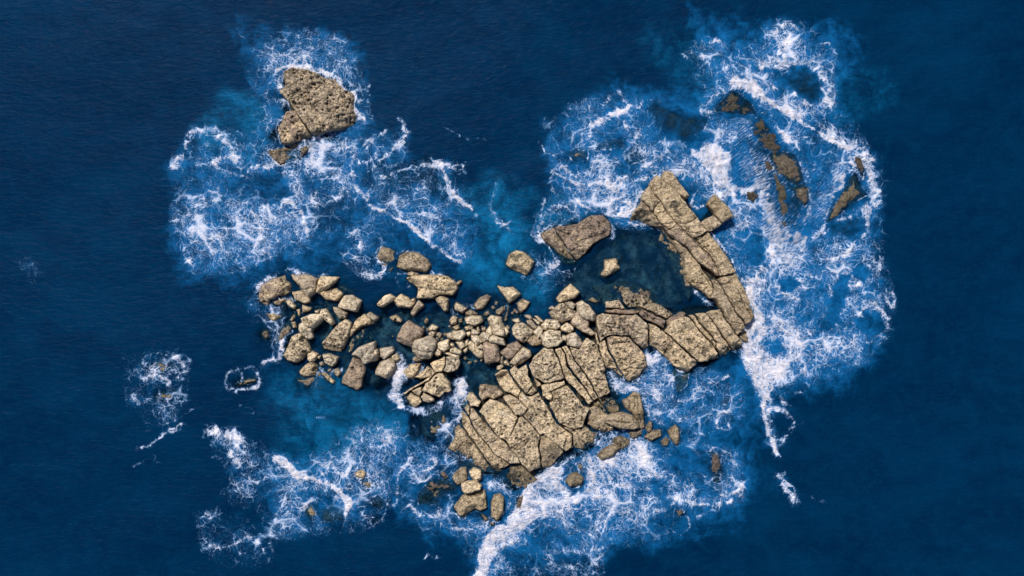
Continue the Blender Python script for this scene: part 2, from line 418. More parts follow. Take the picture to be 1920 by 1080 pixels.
# sheet, outline, top height in metres, pale, purple, pitted, label
BOULDERS = [
 # west end of the ridge
 (1, "140,330 170,220 300,140 400,110 430,88 460,160 510,210 520,262 440,322 350,322 262,372 240,432 190,420 158,392", 1.2, 0.22, .5, .6, G_RIDGE, "broad grey cracked slab at the western tip of the rubble ridge, edged with foam"),
 (1, "500,90 560,108 622,88 700,100 790,145 786,220 775,285 700,340 650,300 600,225 545,165", 2.0, 0.47, 0, .1, G_RIDGE, "fan-shaped tan boulder with pointed lower end, at the north-west corner of the ridge"),
 (1, "830,112 1040,120 990,180 880,270 820,306 780,282 800,190", 1.7, 0.42, .1, .1, G_RIDGE, "triangular tan boulder just right of the fan-shaped one, long point facing east"),
 (1, "832,300 900,260 1010,240 1090,300 1080,342 1020,385 900,372", .9, 0.22, .1, .2, G_RIDGE, "low flat grey-brown boulder with a dark slit, under the triangular boulder"),
 (1, "518,285 620,270 720,350 715,400 650,412 560,372", 1.1, 0.32, .2, .3, G_RIDGE, "low mottled boulder tucked below the fan-shaped boulder"),
 (1, "1100,335 1180,328 1290,390 1240,506 1040,466 1030,440", 2.0, 0.62, 0, .1, G_RIDGE, "clean rectangular tan block with dark right edge, resting on a pitted fragment"),
 (1, "980,460 1030,465 1140,520 1120,580 1050,582 1000,520", 1.1, 0.52, 0, .5, G_RIDGE, "small pitted fragment half under the rectangular tan block"),
 (1, "310,400 400,360 452,370 380,432 330,422", .7, 0.42, 0, .2, G_RIDGE, "thin tapering rock with foam on its upper edge, south of the broad grey slab"),
 (1, "445,390 500,370 560,450 545,482 480,446", .9, 0.62, 0, .2, G_RIDGE, "small pale leaning stone south-east of the broad grey slab"),
 (1, "632,430 740,460 720,500 640,520", .8, 0.22, .4, .2, G_RIDGE, "small dark squarish rock above the white two-piece boulder"),
 (1, "618,582 720,545 850,535 857,602 750,692 700,680 640,622", 2.0, 1.00, 0, .1, G_RIDGE, "smooth whitish upper slab of the brightest pair on the ridge's west end"),
 (1, "586,655 640,625 700,684 742,694 730,742 745,792 700,826 640,772 592,722", 1.7, 1.00, 0, .4, G_RIDGE, "whitish boulder with a round dark hole, below the smooth whitish slab"),
 (1, "840,492 890,480 930,540 985,640 960,657 880,592 838,532", 1.6, 0.87, 0, .6, G_RIDGE, "narrow pale pitted boulder leaning against the smooth whitish slab"),
 (1, "850,860 930,770 1050,640 1120,598 1180,640 1165,730 1130,830 1060,962 960,950 872,922", 1.3, 0.47, 0, .9, G_RIDGE, "long tan boulder with a black pitted streak, slanting in the middle of the western pool"),
 (1, "1170,735 1240,602 1330,540 1450,610 1440,642 1300,672 1215,745 1162,795", .9, 0.27, .1, .3, G_RIDGE, "tapering brown boulder lying against the upper side of the long pitted tan boulder"),
 (1, "1360,540 1390,515 1480,580 1460,610 1400,592", 1.5, 0.62, 0, .1, G_RIDGE, "little striped wedge perched at the east end of the tapering brown boulder"),
 (1, "1150,885 1220,770 1350,695 1340,762 1280,862 1180,962 1120,962", .05, 0.12, .1, .3, G_RIDGE, "half-drowned greenish slab beside the long pitted tan boulder"),
 (2, "490,80 590,33 650,90 690,182 710,240 660,262 640,312 550,362 480,350 428,282 442,210", 2.0, 0.47, .2, .8, G_RIDGE, "large rough pitted boulder at the south-west corner with foam along its left face"),
 (1, "320,850 400,680 480,640 520,690 490,760 420,842", .35, 0.22, .2, .4, G_RIDGE, "wet sloping rock streaked with foam, left of the large rough south-west boulder"),
 (1, "165,760 200,705 260,720 272,790 220,832", .35, 0.12, .3, .3, G_RIDGE, "small round grey rock, the westernmost stone off the ridge"),
 (1, "240,530 330,530 400,560 320,612 270,592", .5, 0.32, .2, .4, G_RIDGE, "foam-ringed angular rock north of the small round grey one"),
 (1, "505,622 552,618 570,690 530,692", .6, 0.32, 0, .3, G_RIDGE, "stubby stone between the wet sloping rock and the whitish boulder with the hole"),
 (1, "500,600 545,535 558,560 522,612", .5, 0.42, 0, .2, G_RIDGE, "sliver of stone left of the smooth whitish slab"),
 (1, "575,490 610,480 615,540 595,556", .6, 0.42, 0, .2, G_RIDGE, "tiny upright stone above the left corner of the smooth whitish slab"),
 (1, "778,500 832,488 826,526 788,527", .9, 0.62, 0, .2, G_RIDGE, "tiny stone wedged between the whitish slab and the narrow pale pitted boulder"),
 (1, "1020,200 1100,230 1220,290 1200,302 1100,262", .1, 0.22, 0, .2, G_RIDGE, "thin drowned sliver north-east of the low flat slit boulder"),
 # south-west row
 (2, "690,272 740,235 800,270 780,330 735,366 690,330", 1.1, 0.52, 0, .3, G_RIDGE, "small rounded tan stone right of the large rough south-west boulder"),
 (2, "858,276 940,275 1026,310 1005,370 960,412 890,370", 1.5, 0.82, 0, .2, G_RIDGE, "pale shell-shaped stone with curved dark seams in the southern row"),
 (2, "600,462 680,380 740,360 800,400 790,502 650,522 610,492", 1.0, 0.27, 0, .8, G_RIDGE, "olive pitted boulder on the southern edge, a foamy rock at its foot"),
 (2, "578,560 660,522 780,520 770,592 700,642 620,612", .25, 0.22, .1, .3, G_RIDGE, "grey rock awash with foam at the foot of the olive pitted boulder"),
 (2, "852,482 890,478 1000,570 980,602 920,562", .6, 0.52, 0, .8, G_RIDGE, "little finger-shaped pitted rock pointing south-east in the southern shallows"),
 (2, "988,442 1040,425 1076,482 1040,522 1000,492", .7, 0.52, .1, .2, G_RIDGE, "small tan stone between the finger-shaped rock and the purple-grey tower"),
 (2, "1175,282 1260,200 1350,170 1440,138 1442,220 1420,262 1500,292 1462,342 1390,352 1340,377 1280,322 1220,292", 2.2, 0.82, 0, .5, G_RIDGE, "jagged star-like pale boulder with a dark hollow in the middle of the southern row"),
 (2, "1444,222 1476,210 1492,262 1470,276 1440,260", 1.6, 0.72, 0, .2, G_RIDGE, "small pale chip on the right shoulder of the jagged star-like boulder"),
 (2, "1200,312 1280,332 1342,440 1300,562 1300,622 1250,672 1080,592 1090,532 1150,430", 1.4, 0.37, .9, .6, G_RIDGE, "big purple-grey block with a pale pitted head, standing south of the jagged star-like boulder"),
 (2, "1510,212 1640,190 1662,230 1640,262 1560,326 1514,292", 1.6, 0.82, 0, .2, G_RIDGE, "pale wedge-shaped boulder beside the foam chute"),
 (2, "1500,372 1620,310 1662,342 1682,440 1600,552 1460,492 1458,440", 1.6, 0.67, .25, .2, G_RIDGE, "rounded pinkish boulder left of the foam chute"),
 (2, "1640,282 1700,260 1742,320 1700,352 1652,332", .8, 0.62, .3, .1, G_RIDGE, "pinkish stone half covered by the head of the foam chute"),
 (4, "215,582 290,510 400,500 390,552 310,662 240,642", 1.2, 0.42, .2, .3, G_RIDGE, "brown leaf-shaped boulder on the right bank of the foam chute"),
 (2, "800,300 840,285 830,322", .7, 0.62, 0, 0, G_RIDGE, "tiny stone left of the shell-shaped stone"),
 (2, "820,362 860,350 882,390 840,402", .5, 0.62, 0, 0, G_RIDGE, "tiny pale stone touched by foam below the shell-shaped stone"),
 (2, "915,440 960,420 962,466 920,472", .4, 0.52, .1, 0, G_RIDGE, "tiny stone above the finger-shaped pitted rock"),
 (2, "820,632 880,620 870,662 830,672", -.2, .3, 0, 0, G_SUNK, "small tan stone under clear water south of the olive pitted boulder"),
 (2, "840,722 900,710 892,762 850,772", -.7, .2, 0, 0, G_SUNK, "faint sunken stone, the farthest south of the olive pitted boulder"),
 (2, "1410,560 1440,550 1442,596 1420,602", -.1, .4, 0, 0, G_SUNK, "tiny ochre stone in blue water below the rounded pinkish boulder"),
 # north row of the ridge
 (1, "1475,422 1560,332 1620,315 1672,352 1650,382 1530,452 1490,446", 1.5, 0.62, 0, .1, G_RIDGE, "smooth loaf-shaped boulder on the ridge's northern edge"),
 (3, "98,382 180,315 260,350 290,392 350,402 290,462 150,452", 1.3, 0.52, 0, .2, G_RIDGE, "shell-ridged tan boulder right of the loaf-shaped one"),
 (3, "292,382 340,358 352,400 330,398", .9, 0.42, 0, .2, G_RIDGE, "small chip at the east end of the shell-ridged boulder"),
 (3, "308,502 390,375 442,440 372,502 325,556 300,532", 1.0, 0.57, 0, .2, G_RIDGE, "slim tan boulder slanting down-left, east of the shell-ridged boulder"),
 (3, "575,362 640,335 720,372 710,492 680,502 620,432", 1.1, 0.37, 0, .3, G_RIDGE, "tooth-shaped grey-tan rock below the fish-shaped rock"),
 (3, "793,442 810,408 932,472 880,522 800,482", 1.0, 0.52, .2, .2, G_RIDGE, "angular tan rock at the foam, right of the tooth-shaped rock"),
 (3, "1010,442 1080,350 1160,318 1200,342 1110,472 1040,482", .6, 0.22, .4, .2, G_RIDGE, "grey tilted slab standing in water at the ridge's north side"),
 (3, "1278,218 1350,240 1450,235 1532,310 1500,342 1412,407 1350,322", 1.4, 0.52, .2, .2, G_RIDGE, "brown arrowhead-shaped boulder pointing south at the mouth of the bay"),
 (3, "1508,412 1560,370 1640,402 1600,472 1540,517 1510,472", .9, 0.32, .5, .2, G_RIDGE, "grey heart-shaped stone right of the arrowhead boulder"),
 (3, "1258,492 1330,450 1352,502 1300,547 1260,532", .5, 0.42, .1, .3, G_RIDGE, "rounded stone below the arrowhead boulder"),
 (3, "1382,452 1410,428 1412,520 1380,592 1350,572", .1, 0.22, .1, .2, G_RIDGE, "narrow drowned stone right of the rounded stone under the arrowhead boulder"),
 (3, "1128,512 1180,488 1192,542 1140,562", .1, 0.32, 0, .3, G_RIDGE, "squat drowned stone south of the grey tilted slab"),
 (3, "913,512 990,488 1052,532 1010,552 920,552", .6, 0.32, .3, .2, G_RIDGE, "foam-washed flat stone lying above the broad cracked pale rock"),
 (3, "908,582 960,555 1090,560 1112,612 1020,667 930,642", 1.2, 0.67, .2, .4, G_RIDGE, "broad cracked pale rock in the middle of the ridge's north side"),
 (3, "733,612 770,558 822,582 810,642 750,652", .8, 0.52, 0, .9, G_RIDGE, "small black-spotted stone left of the broad cracked pale rock"),
 (3, "62,572 130,545 200,602 190,632 90,612", .8, 0.52, 0, .9, G_RIDGE, "pitted stone alone in the western pool, above the diamond-shaped boulder"),
 (3, "443,602 480,568 512,602 480,662 450,642", .4, 0.42, 0, .4, G_RIDGE, "small tan stone north-east of the diamond-shaped boulder"),
 (3, "498,692 540,655 602,682 580,717 510,722", .9, 0.82, 0, .3, G_RIDGE, "small pale oval stone right of the diamond-shaped boulder"),
 (3, "498,752 540,720 582,742 560,792 510,782", .7, 0.72, 0, .9, G_RIDGE, "small spotted stone under the pale oval one"),
 (3, "583,772 610,745 647,762 632,802", .7, 0.62, 0, .6, G_RIDGE, "little dotted stone right of the small spotted stone"),
 (3, "135,832 165,740 200,672 265,618 350,670 432,722 402,802 330,842 295,907 200,872", 2.2, 0.42, .8, .3, G_RIDGE, "large diamond-shaped mauve-brown boulder with square corners"),
 (3, "308,902 340,832 430,808 520,795 577,852 567,922 500,1042 400,1042 320,982", 2.6, 0.72, .1, .4, G_RIDGE, "large six-sided tan boulder with a dark ledge across its middle"),
 (3, "698,762 760,740 772,802 802,832 710,802", 1.2, 0.72, .1, .1, G_RIDGE, "rounded tan stone tucked against the left of the golden-topped boulder"),
 (3, "765,742 880,725 917,762 850,837 775,807", 1.7, 0.87, 0, .1, G_RIDGE, "golden-topped pale boulder with a crisp faceted edge in the ridge centre"),
 (3, "928,752 960,728 977,762 945,787", .9, 0.82, 0, 0, G_RIDGE, "tiny egg-shaped pale stone right of the golden-topped boulder"),
 (3, "983,702 1076,742 1060,762 985,772", 1.3, 1.00, 0, 0, G_RIDGE, "small bright triangular stone at the ridge centre"),
 (3, "978,777 1050,778 1102,852 1045,892 990,832", 1.6, 0.82, 0, .4, G_RIDGE, "pale leaf-shaped stone under the bright triangular stone"),
 (3, "1070,782 1120,740 1190,778 1182,822 1110,857", 1.6, 0.87, 0, .1, G_RIDGE, "pale five-sided stone between the leaf-shaped one and the white wedge"),
 (3, "1148,722 1190,668 1222,720 1212,777 1160,772", 1.4, 0.87, 0, .1, G_RIDGE, "pale knob against the left flank of the tall tan boulder"),
 (3, "1168,592 1210,558 1312,580 1352,692 1350,782 1230,762 1182,642", 2.3, 0.62, .1, .4, G_RIDGE, "tall tan boulder with a dark eye, near the ridge centre"),
 (3, "1356,682 1392,712 1407,742 1362,797 1356,740", 1.2, 0.72, 0, .1, G_RIDGE, "thin pale flake on the right of the tall tan boulder"),
 (3, "1173,827 1220,778 1342,817 1367,892 1200,852", 2.3, 1.00, 0, 0, G_RIDGE, "bright white wedge lying above the dark tower block"),
 (4, "1113,272 1160,233 1195,255 1275,278 1302,420 1290,472 1140,492 1120,382", 2.0, 0.42, .8, .2, G_RIDGE, "dark tower block with bands of purple-grey across a square face"),
 (3, "943,872 970,843 1042,892 1080,932 1117,952 1110,1032 1060,1032 960,932", 1.5, 0.62, 0, .2, G_RIDGE, "tan boulder with fine grain slanting left of the dark tower block"),
 (3, "1048,912 1090,873 1117,905 1110,937 1060,932", 1.7, 0.97, 0, 0, G_RIDGE, "small pale stone in the notch left of the dark tower block"),
 (3, "603,872 650,848 722,830 727,922 670,962 605,912", 1.9, 0.97, 0, .2, G_RIDGE, "small pale star-shaped boulder right of the six-sided boulder"),
 (3, "738,855 775,868 787,902 750,897", .9, 0.72, 0, 0, G_RIDGE, "little pale stone right of the pale star-shaped boulder"),
 (3, "808,852 880,828 912,892 860,942 840,902", 1.3, 0.72, .1, .2, G_RIDGE, "folded tan stone below the golden-topped boulder"),
 (3, "905,842 940,823 947,882 925,897", 1.2, 0.82, 0, 0, G_RIDGE, "narrow pale stone at the right of the folded tan stone"),
 (3, "883,942 935,900 937,952 910,972", .9, 0.72, 0, .1, G_RIDGE, "small tan stone under the folded tan stone"),
 (3, "743,932 790,918 867,962 855,997 740,962", 1.8, 1.00, 0, 0, G_RIDGE, "bright pale slab with a crack behind, below the pale star-shaped boulder"),
 (3, "668,972 738,964 750,968 850,1002 840,1042 750,1012", 1.2, 0.72, .1, .1, G_RIDGE, "tan shelf stone under the bright pale slab"),
 (3, "558,972 600,918 642,962 630,1002 590,1012", 1.1, 0.62, .1, .1, G_RIDGE, "rounded tan stone at the lower right of the six-sided boulder"),
 (3, "318,1042 350,1018 432,1047 370,1072 330,1062", .8, 0.62, 0, .1, G_RIDGE, "tan stone peeping out under the six-sided boulder"),
 (3, "903,682 990,658 1002,702 920,722", .9, 0.52, .3, .1, G_RIDGE, "pinkish oblong stone above the bright triangular stone"),
 (3, "768,682 830,658 852,702 800,717", .6, 0.52, 0, .9, G_RIDGE, "small pitted stone above the golden-topped boulder"),
 (3, "828,592 880,578 892,632 840,637", .4, 0.42, 0, .3, G_RIDGE, "small dull stone between the black-spotted stone and the broad cracked rock"),
 (3, "1040,692 1060,668 1082,722 1050,732", .7, 0.62, 0, .2, G_RIDGE, "tiny upright stone above the pale five-sided stone"),
 (3, "1098,692 1140,678 1147,722 1105,727", .5, 0.32, .1, .2, G_RIDGE, "dull round stone left of the tall tan boulder"),
 (4, "1308,372 1390,288 1500,250 1557,312 1450,422 1390,447", 1.2, 0.32, .8, .3, G_RIDGE, "purple-brown sloping slab right of the dark tower block"),
 (4, "1418,490 1460,430 1560,318 1640,350 1657,402 1600,462 1490,522", 2.0, 0.62, .1, .4, G_RIDGE, "rounded oblong tan boulder lying beside the purple-brown sloping slab"),
 (4, "1290,462 1332,418 1342,480 1320,502", .9, 0.72, 0, .1, G_RIDGE, "small stone on the lower right corner of the dark tower block"),
 (4, "1340,482 1380,458 1417,522 1370,507", .9, 0.82, 0, .1, G_RIDGE, "small pale triangular stone above the northern slab ends"),
 (4, "1268,522 1330,498 1352,530 1300,572 1270,562", .8, 0.62, 0, .2, G_RIDGE, "small tan stone sitting on the top end of the slab strips"),
 (3, "1448,702 1490,640 1560,638 1612,682 1672,722 1662,792 1580,857 1500,822 1458,762", 2.0, 0.62, .1, .5, G_RIDGE, "round speckled boulder with a grey left side, east end of the ridge"),
 (3, "1438,602 1510,588 1532,627 1490,637", 1.3, 0.92, 0, 0, G_RIDGE, "small pale cap stone north of the round speckled boulder"),
 (3, "1588,552 1640,548 1672,592 1640,607", 1.0, 0.72, .1, .1, G_RIDGE, "small tan slab, upper left of three slivers near the shore"),
 (3, "1608,612 1660,608 1722,682 1690,712 1620,652", 1.2, 0.72, 0, .2, G_RIDGE, "tan wedge left of the speckled oval boulder"),
 (3, "1678,590 1700,596 1762,640 1742,657", 1.2, 0.92, 0, 0, G_RIDGE, "white sliver between two tan wedges near the shore"),
 (3, "1698,560 1730,558 1792,622 1750,622", 1.2, 0.72, .2, .1, G_RIDGE, "slim tan flake touching the pitted ledge"),
 (5, "213,662 270,603 400,608 427,682 360,717 240,712", 1.9, 0.72, 0, .5, G_RIDGE, "speckled oval boulder at the east end of the ridge"),
 (5, "123,742 190,673 227,712 220,762 175,807", 1.8, 0.97, 0, .1, G_RIDGE, "small pale kite-shaped stone left of the biggest cream boulder"),
 (5, "203,782 300,718 427,735 432,790 452,830 400,892 280,912 238,882", 2.6, 0.97, .1, .1, G_RIDGE, "biggest cream boulder with a black crack across its lower half"),
 (5, "58,842 120,772 217,822 200,882 100,892", 1.2, 0.27, .5, .3, G_RIDGE, "grey rock in the gap below the kite-shaped stone"),
 (5, "433,692 500,638 572,680 572,720 540,752 450,722", 1.8, 0.67, 0, .5, G_RIDGE, "speckled brown boulder right of the speckled oval one"),
 (5, "438,772 490,788 494,842 440,820", 1.5, 0.72, 0, 0, G_RIDGE, "narrow pale stone right of the biggest cream boulder"),
 (5, "498,792 540,752 592,748 642,810 682,882 660,917 600,912 510,882", 2.0, 1.00, .2, .3, G_RIDGE, "white and violet quartz-like boulder, whitest one at the ridge's east end"),
 (5, "388,362 470,268 550,203 647,290 592,347 420,402", 2.2, 0.27, .1, .1, G_RIDGE, "grey wedge-shaped block with sharp straight edges at the shore of the bay"),
 (5, "308,522 380,460 450,400 522,470 602,500 572,582 440,632 340,582", 1.6, 0.47, 0, 1., G_RIDGE, "honeycombed yellowish boulder riddled with black holes"),
 (5, "470,402 540,388 602,430 572,482 530,462", 1.7, 0.62, 0, .3, G_RIDGE, "small pale boulder on the upper edge of the honeycombed one"),
 (5, "618,422 680,393 760,450 832,550 815,612 760,602 670,582 630,502", 2.6, 0.62, 0, 0, G_RIDGE, "smooth ochre egg-shaped boulder leaning on the platform's corner"),
 (5, "553,622 620,498 680,582 750,622 740,682 822,762 780,772 660,722 560,652", 1.8, 0.62, .6, .2, G_RIDGE, "lilac-grey ribbed boulder under the smooth ochre one"),
 (5, "723,372 790,338 877,390 840,417 760,402", .3, 0.42, 0, .2, G_RIDGE, "small half-drowned yellowish stone right of the smooth ochre boulder"),
 (5, "298,472 340,448 372,465 345,487", .8, 0.92, 0, 0, G_RIDGE, "tiny pale stone left of the honeycombed boulder"),
 # bay and pool
 (3, "248,132 320,108 420,100 560,95 700,110 760,150 802,190 822,250 760,312 690,312 590,312 540,352 370,352 382,270 372,230 282,172", 1.6, .35, .15, .4, G_SEA, "large fish-shaped ridged rock with foam on its back, north of the rubble"),
 (3, "813,192 850,158 872,165 832,207", .7, .3, 0, .1, G_SEA, "thin stone at the tail of the fish-shaped rock"),
 (3, "253,82 310,53 392,90 340,117 280,102", .7, .2, 0, .2, G_SEA, "small lens-shaped stone between the rounded olive rock and the fish-shaped rock"),
 (9, "398,482 430,420 452,372 500,382 602,420 590,522 500,602 440,562", .5, .1, .2, .3, G_SEA, "low wet grey rock with a foam collar, left of the rounded olive rock"),
 (9, "618,602 640,480 720,428 860,450 960,522 1002,592 940,662 840,642 740,642", 1.2, .1, 0, .5, G_SEA, "rounded olive-grey rock edged with foam on its north side"),
 (9, "530,642 570,600 582,620 550,662", .3, .2, 0, .2, G_SEA, "tiny stone between the low wet grey rock and the rounded olive rock"),
 (8, "53,692 90,580 170,543 260,560 367,662 340,722 290,817 140,752", 1.3, .15, .1, .5, G_SEA, "lone five-sided grey rock in the middle of the bay, dark patch on top"),
 (8, "1170,642 1250,632 1312,632 1327,702 1342,742 1250,792 1170,832 1130,812 1172,742", 1.2, .3, 0, .2, G_SEA, "lone square grey rock in the dark rock pool"),
 (7, "498,152 545,57 612,75 660,140 720,230 797,342 750,362 650,302 540,202", 2.6, .1, 0, .1, G_SEA, "smooth grey leaf-shaped boulder tilted against the platform's northern tip"),
 # south-eastern and southern stones
 (13, "308,542 420,470 540,458 640,490 720,582 720,622 600,637 470,622 380,582", 1.9, 0.06, .1, .2, G_SEA, "spindle-shaped boulder with a bright ochre back and dark flank on the south-east edge"),
 (13, "590,292 660,218 720,240 750,360 772,480 780,622 740,642 690,532 630,432 600,342", 1.2, -0.14, .1, .2, G_SEA, "tall triangular brown rock with vertical seams beside the spindle-shaped boulder"),
 (13, "528,312 580,288 632,362 622,452 560,392", 1.0, -0.09, .1, .2, G_SEA, "small brown leaf-shaped rock left of the tall triangular rock"),
 (13, "598,662 730,643 742,692 650,742 610,712", .7, -0.24, .2, .2, G_SEA, "grey-green triangular stone in foam below the spindle-shaped boulder"),
 (13, "788,622 830,548 867,560 860,642 820,672", .8, -0.14, .4, .1, G_SEA, "small upright brown stone right of the spindle-shaped boulder"),
 (13, "773,722 860,648 952,640 962,712 830,767", .8, -0.19, .2, .2, G_SEA, "flat brown trapezoid stone in foam under the small upright one"),
 (13, "1038,642 1120,583 1167,640 1172,762 1140,822 1080,742", .9, -0.14, .1, .2, G_SEA, "teardrop-shaped brown rock, outermost of the south-east cluster"),
 (13, "958,772 1010,718 1057,752 1040,812 980,822", .5, -0.14, .3, .2, G_SEA, "round wet brown stone left of the teardrop-shaped rock"),
 (13, "388,772 430,720 520,708 617,750 590,802 520,852 470,802", .5, -0.24, .2, .3, G_SEA, "dark wet rounded rock above the long grey block in the south-east foam"),
 (13, "223,932 330,848 400,812 452,800 512,850 450,912 300,987", .9, -0.19, .3, .2, G_SEA, "long grey block lying in the south-east foam"),
 (14, "798,377 830,333 890,308 937,350 920,402 850,422", 1.0, -0.19, .1, .2, G_SEA, "lone oval brown rock encircled by whitewater near the breaking wave"),
 (14, "880,232 915,226 932,252 930,302 900,282", .2, -0.19, .1, .2, G_SUNK, "small wet rock under swirling foam above the lone oval rock"),
 (15, "838,402 890,363 962,390 972,482 920,517 870,472", 1.5, .45, 0, .2, G_SEA, "round pale stone, northernmost of the southern pile"),
 (15, "648,442 740,348 802,350 812,482 700,547 660,502", .9, 0.06, .2, .5, G_SEA, "speckled tan rock left of the round pale stone, foam along its top"),
 (15, "748,542 800,522 920,513 972,560 962,602 790,647 758,612", 1.9, .45, .2, .2, G_SEA, "pink-tan brick-shaped block in the southern pile"),
 (15, "658,792 760,668 830,648 1012,603 1032,802 970,832 890,822 840,852 780,912 718,892", 1.3, 0.06, .1, .8, G_SEA, "large pitted flat block under the brick-shaped block, lower end in foam"),
 (15, "1088,742 1120,668 1180,653 1227,690 1217,862 1160,952 1090,902", 1.3, -0.14, .15, .1, G_SEA, "smooth upright grey-brown pillar stone right of the large pitted block"),
 (15, "958,862 1000,858 1072,932 1010,962", .4, -0.14, .2, .2, G_SEA, "dull wet stone in the foam between the pitted block and the pillar stone"),
 (15, "1063,962 1130,948 1122,1002 1070,992", .4, -0.14, .4, .1, G_SEA, "small pinkish stone at the foot of the pillar stone"),
 (15, "1368,702 1400,638 1462,640 1440,750 1420,832 1350,812", .2, -0.24, .8, .2, G_SUNK, "dark purple wet rock at the left edge of the big breaking wave"),
 (15, "488,412 550,368 622,460 560,482", .3, -0.04, .5, .5, G_SUNK, "pinkish wet slab left of the speckled tan rock"),
 (15, "258,642 390,498 510,468 622,500 692,572 620,612 540,642 480,742 380,762 270,742", .15, -0.04, .5, .9, G_SUNK, "broad pitted reef awash south-west of the southern pile"),
 (16, "1298,432 1350,403 1387,430 1370,472 1320,462", .6, .3, 0, .2, G_SEA, "small ochre rock amid lacy foam south-west of the platform"),
 (16, "1348,492 1420,493 1422,542 1380,537", .2, .1, .1, .2, G_SUNK, "dull wet stone just below the small ochre rock"),
 (16, "1238,532 1270,498 1292,542 1260,572", .0, .1, .1, .2, G_SUNK, "faint olive stone left of and below the small ochre rock"),
 (16, "928,682 970,668 1012,732 980,772 940,732", .1, .2, .2, .3, G_SUNK, "brown wedge rock under the crest of the south-western wave"),
 (16, "1380,342 1420,338 1412,382 1390,380", -.2, .1, .1, .2, G_SUNK, "faint sunken stone above the small ochre rock"),
 (16, "1410,622 1480,588 1542,642 1500,692 1440,672", .0, .2, .6, .4, G_SUNK, "pinkish drowned rock ringed by foam south of the small ochre rock"),
 (16, "1390,762 1480,758 1472,802 1410,792", -.1, .1, .5, .3, G_SUNK, "drowned reddish rock at the southern rim of the lacy foam"),
 (16, "1040,692 1130,680 1230,702 1220,782 1130,800 1060,792", -.2, .1, .1, .4, G_SUNK, "broad sunken rock behind the south-western wave crest"),
 (16, "1200,112 1260,88 1272,142 1210,182", -.9, .2, 0, .2, G_SUNK, "faint olive stone sunk in the turquoise cove"),
 (17, "888,317 950,288 1040,278 1037,307 920,337", .35, .1, .1, .3, G_SUNK, "thin grey bar of rock with a foam ring, alone in the western sea"),
 (17, "288,407 340,388 412,402 400,432 320,427", .1, .1, .3, .3, G_SUNK, "small brown rock under the westernmost foam patch"),
 (17, "248,202 290,165 335,158 392,190 340,232", .15, .4, .5, .2, G_SUNK, "foam-veiled pinkish rock at the heart of the westernmost foam patch"),
 (13, "1613,312 1670,268 1732,290 1690,352 1620,342", -.05, -0.14, .9, .2, G_SUNK, "small purple drowned rock in the south-eastern bay"),
 (0, "1333,847 1349,849 1353,880 1348,906 1336,903", .25, -.3, .9, .3, G_SUNK, "tall dark red-brown rectangular rock inside a foam loop in the south-east"),
 (0, "1266,957 1278,955 1284,964 1272,970", .15, .1, .8, .2, G_SUNK, "small reddish rock in the little southern foam loop"),
 (0, "1262,978 1272,976 1274,990 1264,994", -.2, .1, .8, .2, G_SUNK, "sunken reddish rock inside the lower half of the little southern foam loop"),
 # north-eastern ledges, streaming with water
 (20, "850,180 900,130 1000,170 1140,240 1250,215 1322,240 1280,332 1150,402 950,302", -.14, .3, 1., .2, G_SUNK, "large violet sunken shelf north of the platform"),
 (20, "1350,190 1420,108 1480,38 1540,60 1642,150 1672,222 1500,212", .15, -.6, .6, .3, G_SUNK, "dark blackish hump streaked with foam threads at the north-east"),
 (20, "460,472 540,408 660,400 682,452 560,482", -.16, .1, .9, .2, G_SUNK, "purple sunken rock in the middle of the northern foam field"),
 (20, "250,502 360,458 412,510 400,562 300,572", -.16, .1, .8, .2, G_SUNK, "purple sunken rock at the western side of the northern foam field"),
 (20, "680,502 750,448 852,550 700,602", -.18, .1, .8, .2, G_SUNK, "purple sunken rock nearest the platform in the northern foam field"),
 (0, "1440,290 1470,284 1491,291 1501,315 1507,337 1495,348 1475,338 1452,316", .2, -.3, .5, .2, G_SUNK, "brown ledge with water streaming off its left side in the eastern surf"),
 (0, "1484,352 1505,345 1519,355 1518,376 1510,387 1493,372", .25, -.3, .5, .2, G_SUNK, "rounded brown ledge just south of the streaming ledge in the eastern surf"),
 (0, "1603,320 1611,340 1626,365 1600,380 1572,404 1547,420 1560,394 1575,370 1590,345", .35, -.25, .5, .2, G_SUNK, "sharp triangular brown rock near the outer rim of the eastern surf"),
 (0, "1555,424 1580,413 1608,408 1622,430 1590,445 1560,440", -.2, -.5, .3, .2, G_SUNK, "dark drowned ledge below the sharp triangular rock"),
 (0, "1404,222 1425,218 1448,245 1466,275 1452,290 1428,272 1412,250", .05, -.5, .2, .2, G_SUNK, "dark greenish ledge under thin water above the streaming ledge"),
(0, "1402,262 1425,262 1450,285 1475,335 1496,350 1505,385 1490,420 1460,430 1440,400 1432,350 1415,310", -.04, -.45, .2, .2, G_SUNK, "long dark ledge drowned under streaming water west of the brown streaming ledges"),
 (0, "1485,130 1515,128 1540,150 1545,175 1520,190 1490,175 1478,155", -.2, -.6, .4, .2, G_SUNK, "dark round rock under the north-eastern foam ring"),
 (0, "1602,295 1615,290 1622,312 1618,335 1606,315", .1, -.5, .4, .2, G_SUNK, "dark wet fin of rock just above the sharp triangular rock"),
 (0, "1400,360 1418,355 1423,368 1414,378 1402,374", .15, -.5, .3, .2, G_SUNK, "small dark round rock below the curling white wave"),
 (0, "1562,450 1578,446 1584,470 1570,482 1558,470", -.2, -.5, .3, .2, G_SUNK, "dark drowned boulder in the south of the eastern surf"),
 (0, "1522,462 1545,460 1550,478 1530,486", -.3, -.5, .2, .2, G_SUNK, "blurred drowned boulder left of the dark drowned boulder in the eastern surf"),
 (0, "1500,238 1530,240 1560,262 1585,300 1560,320 1520,300 1500,270", -.9, 0, .2, .2, G_SUNK, "wide sunken shelf behind the long diagonal wave crest"),
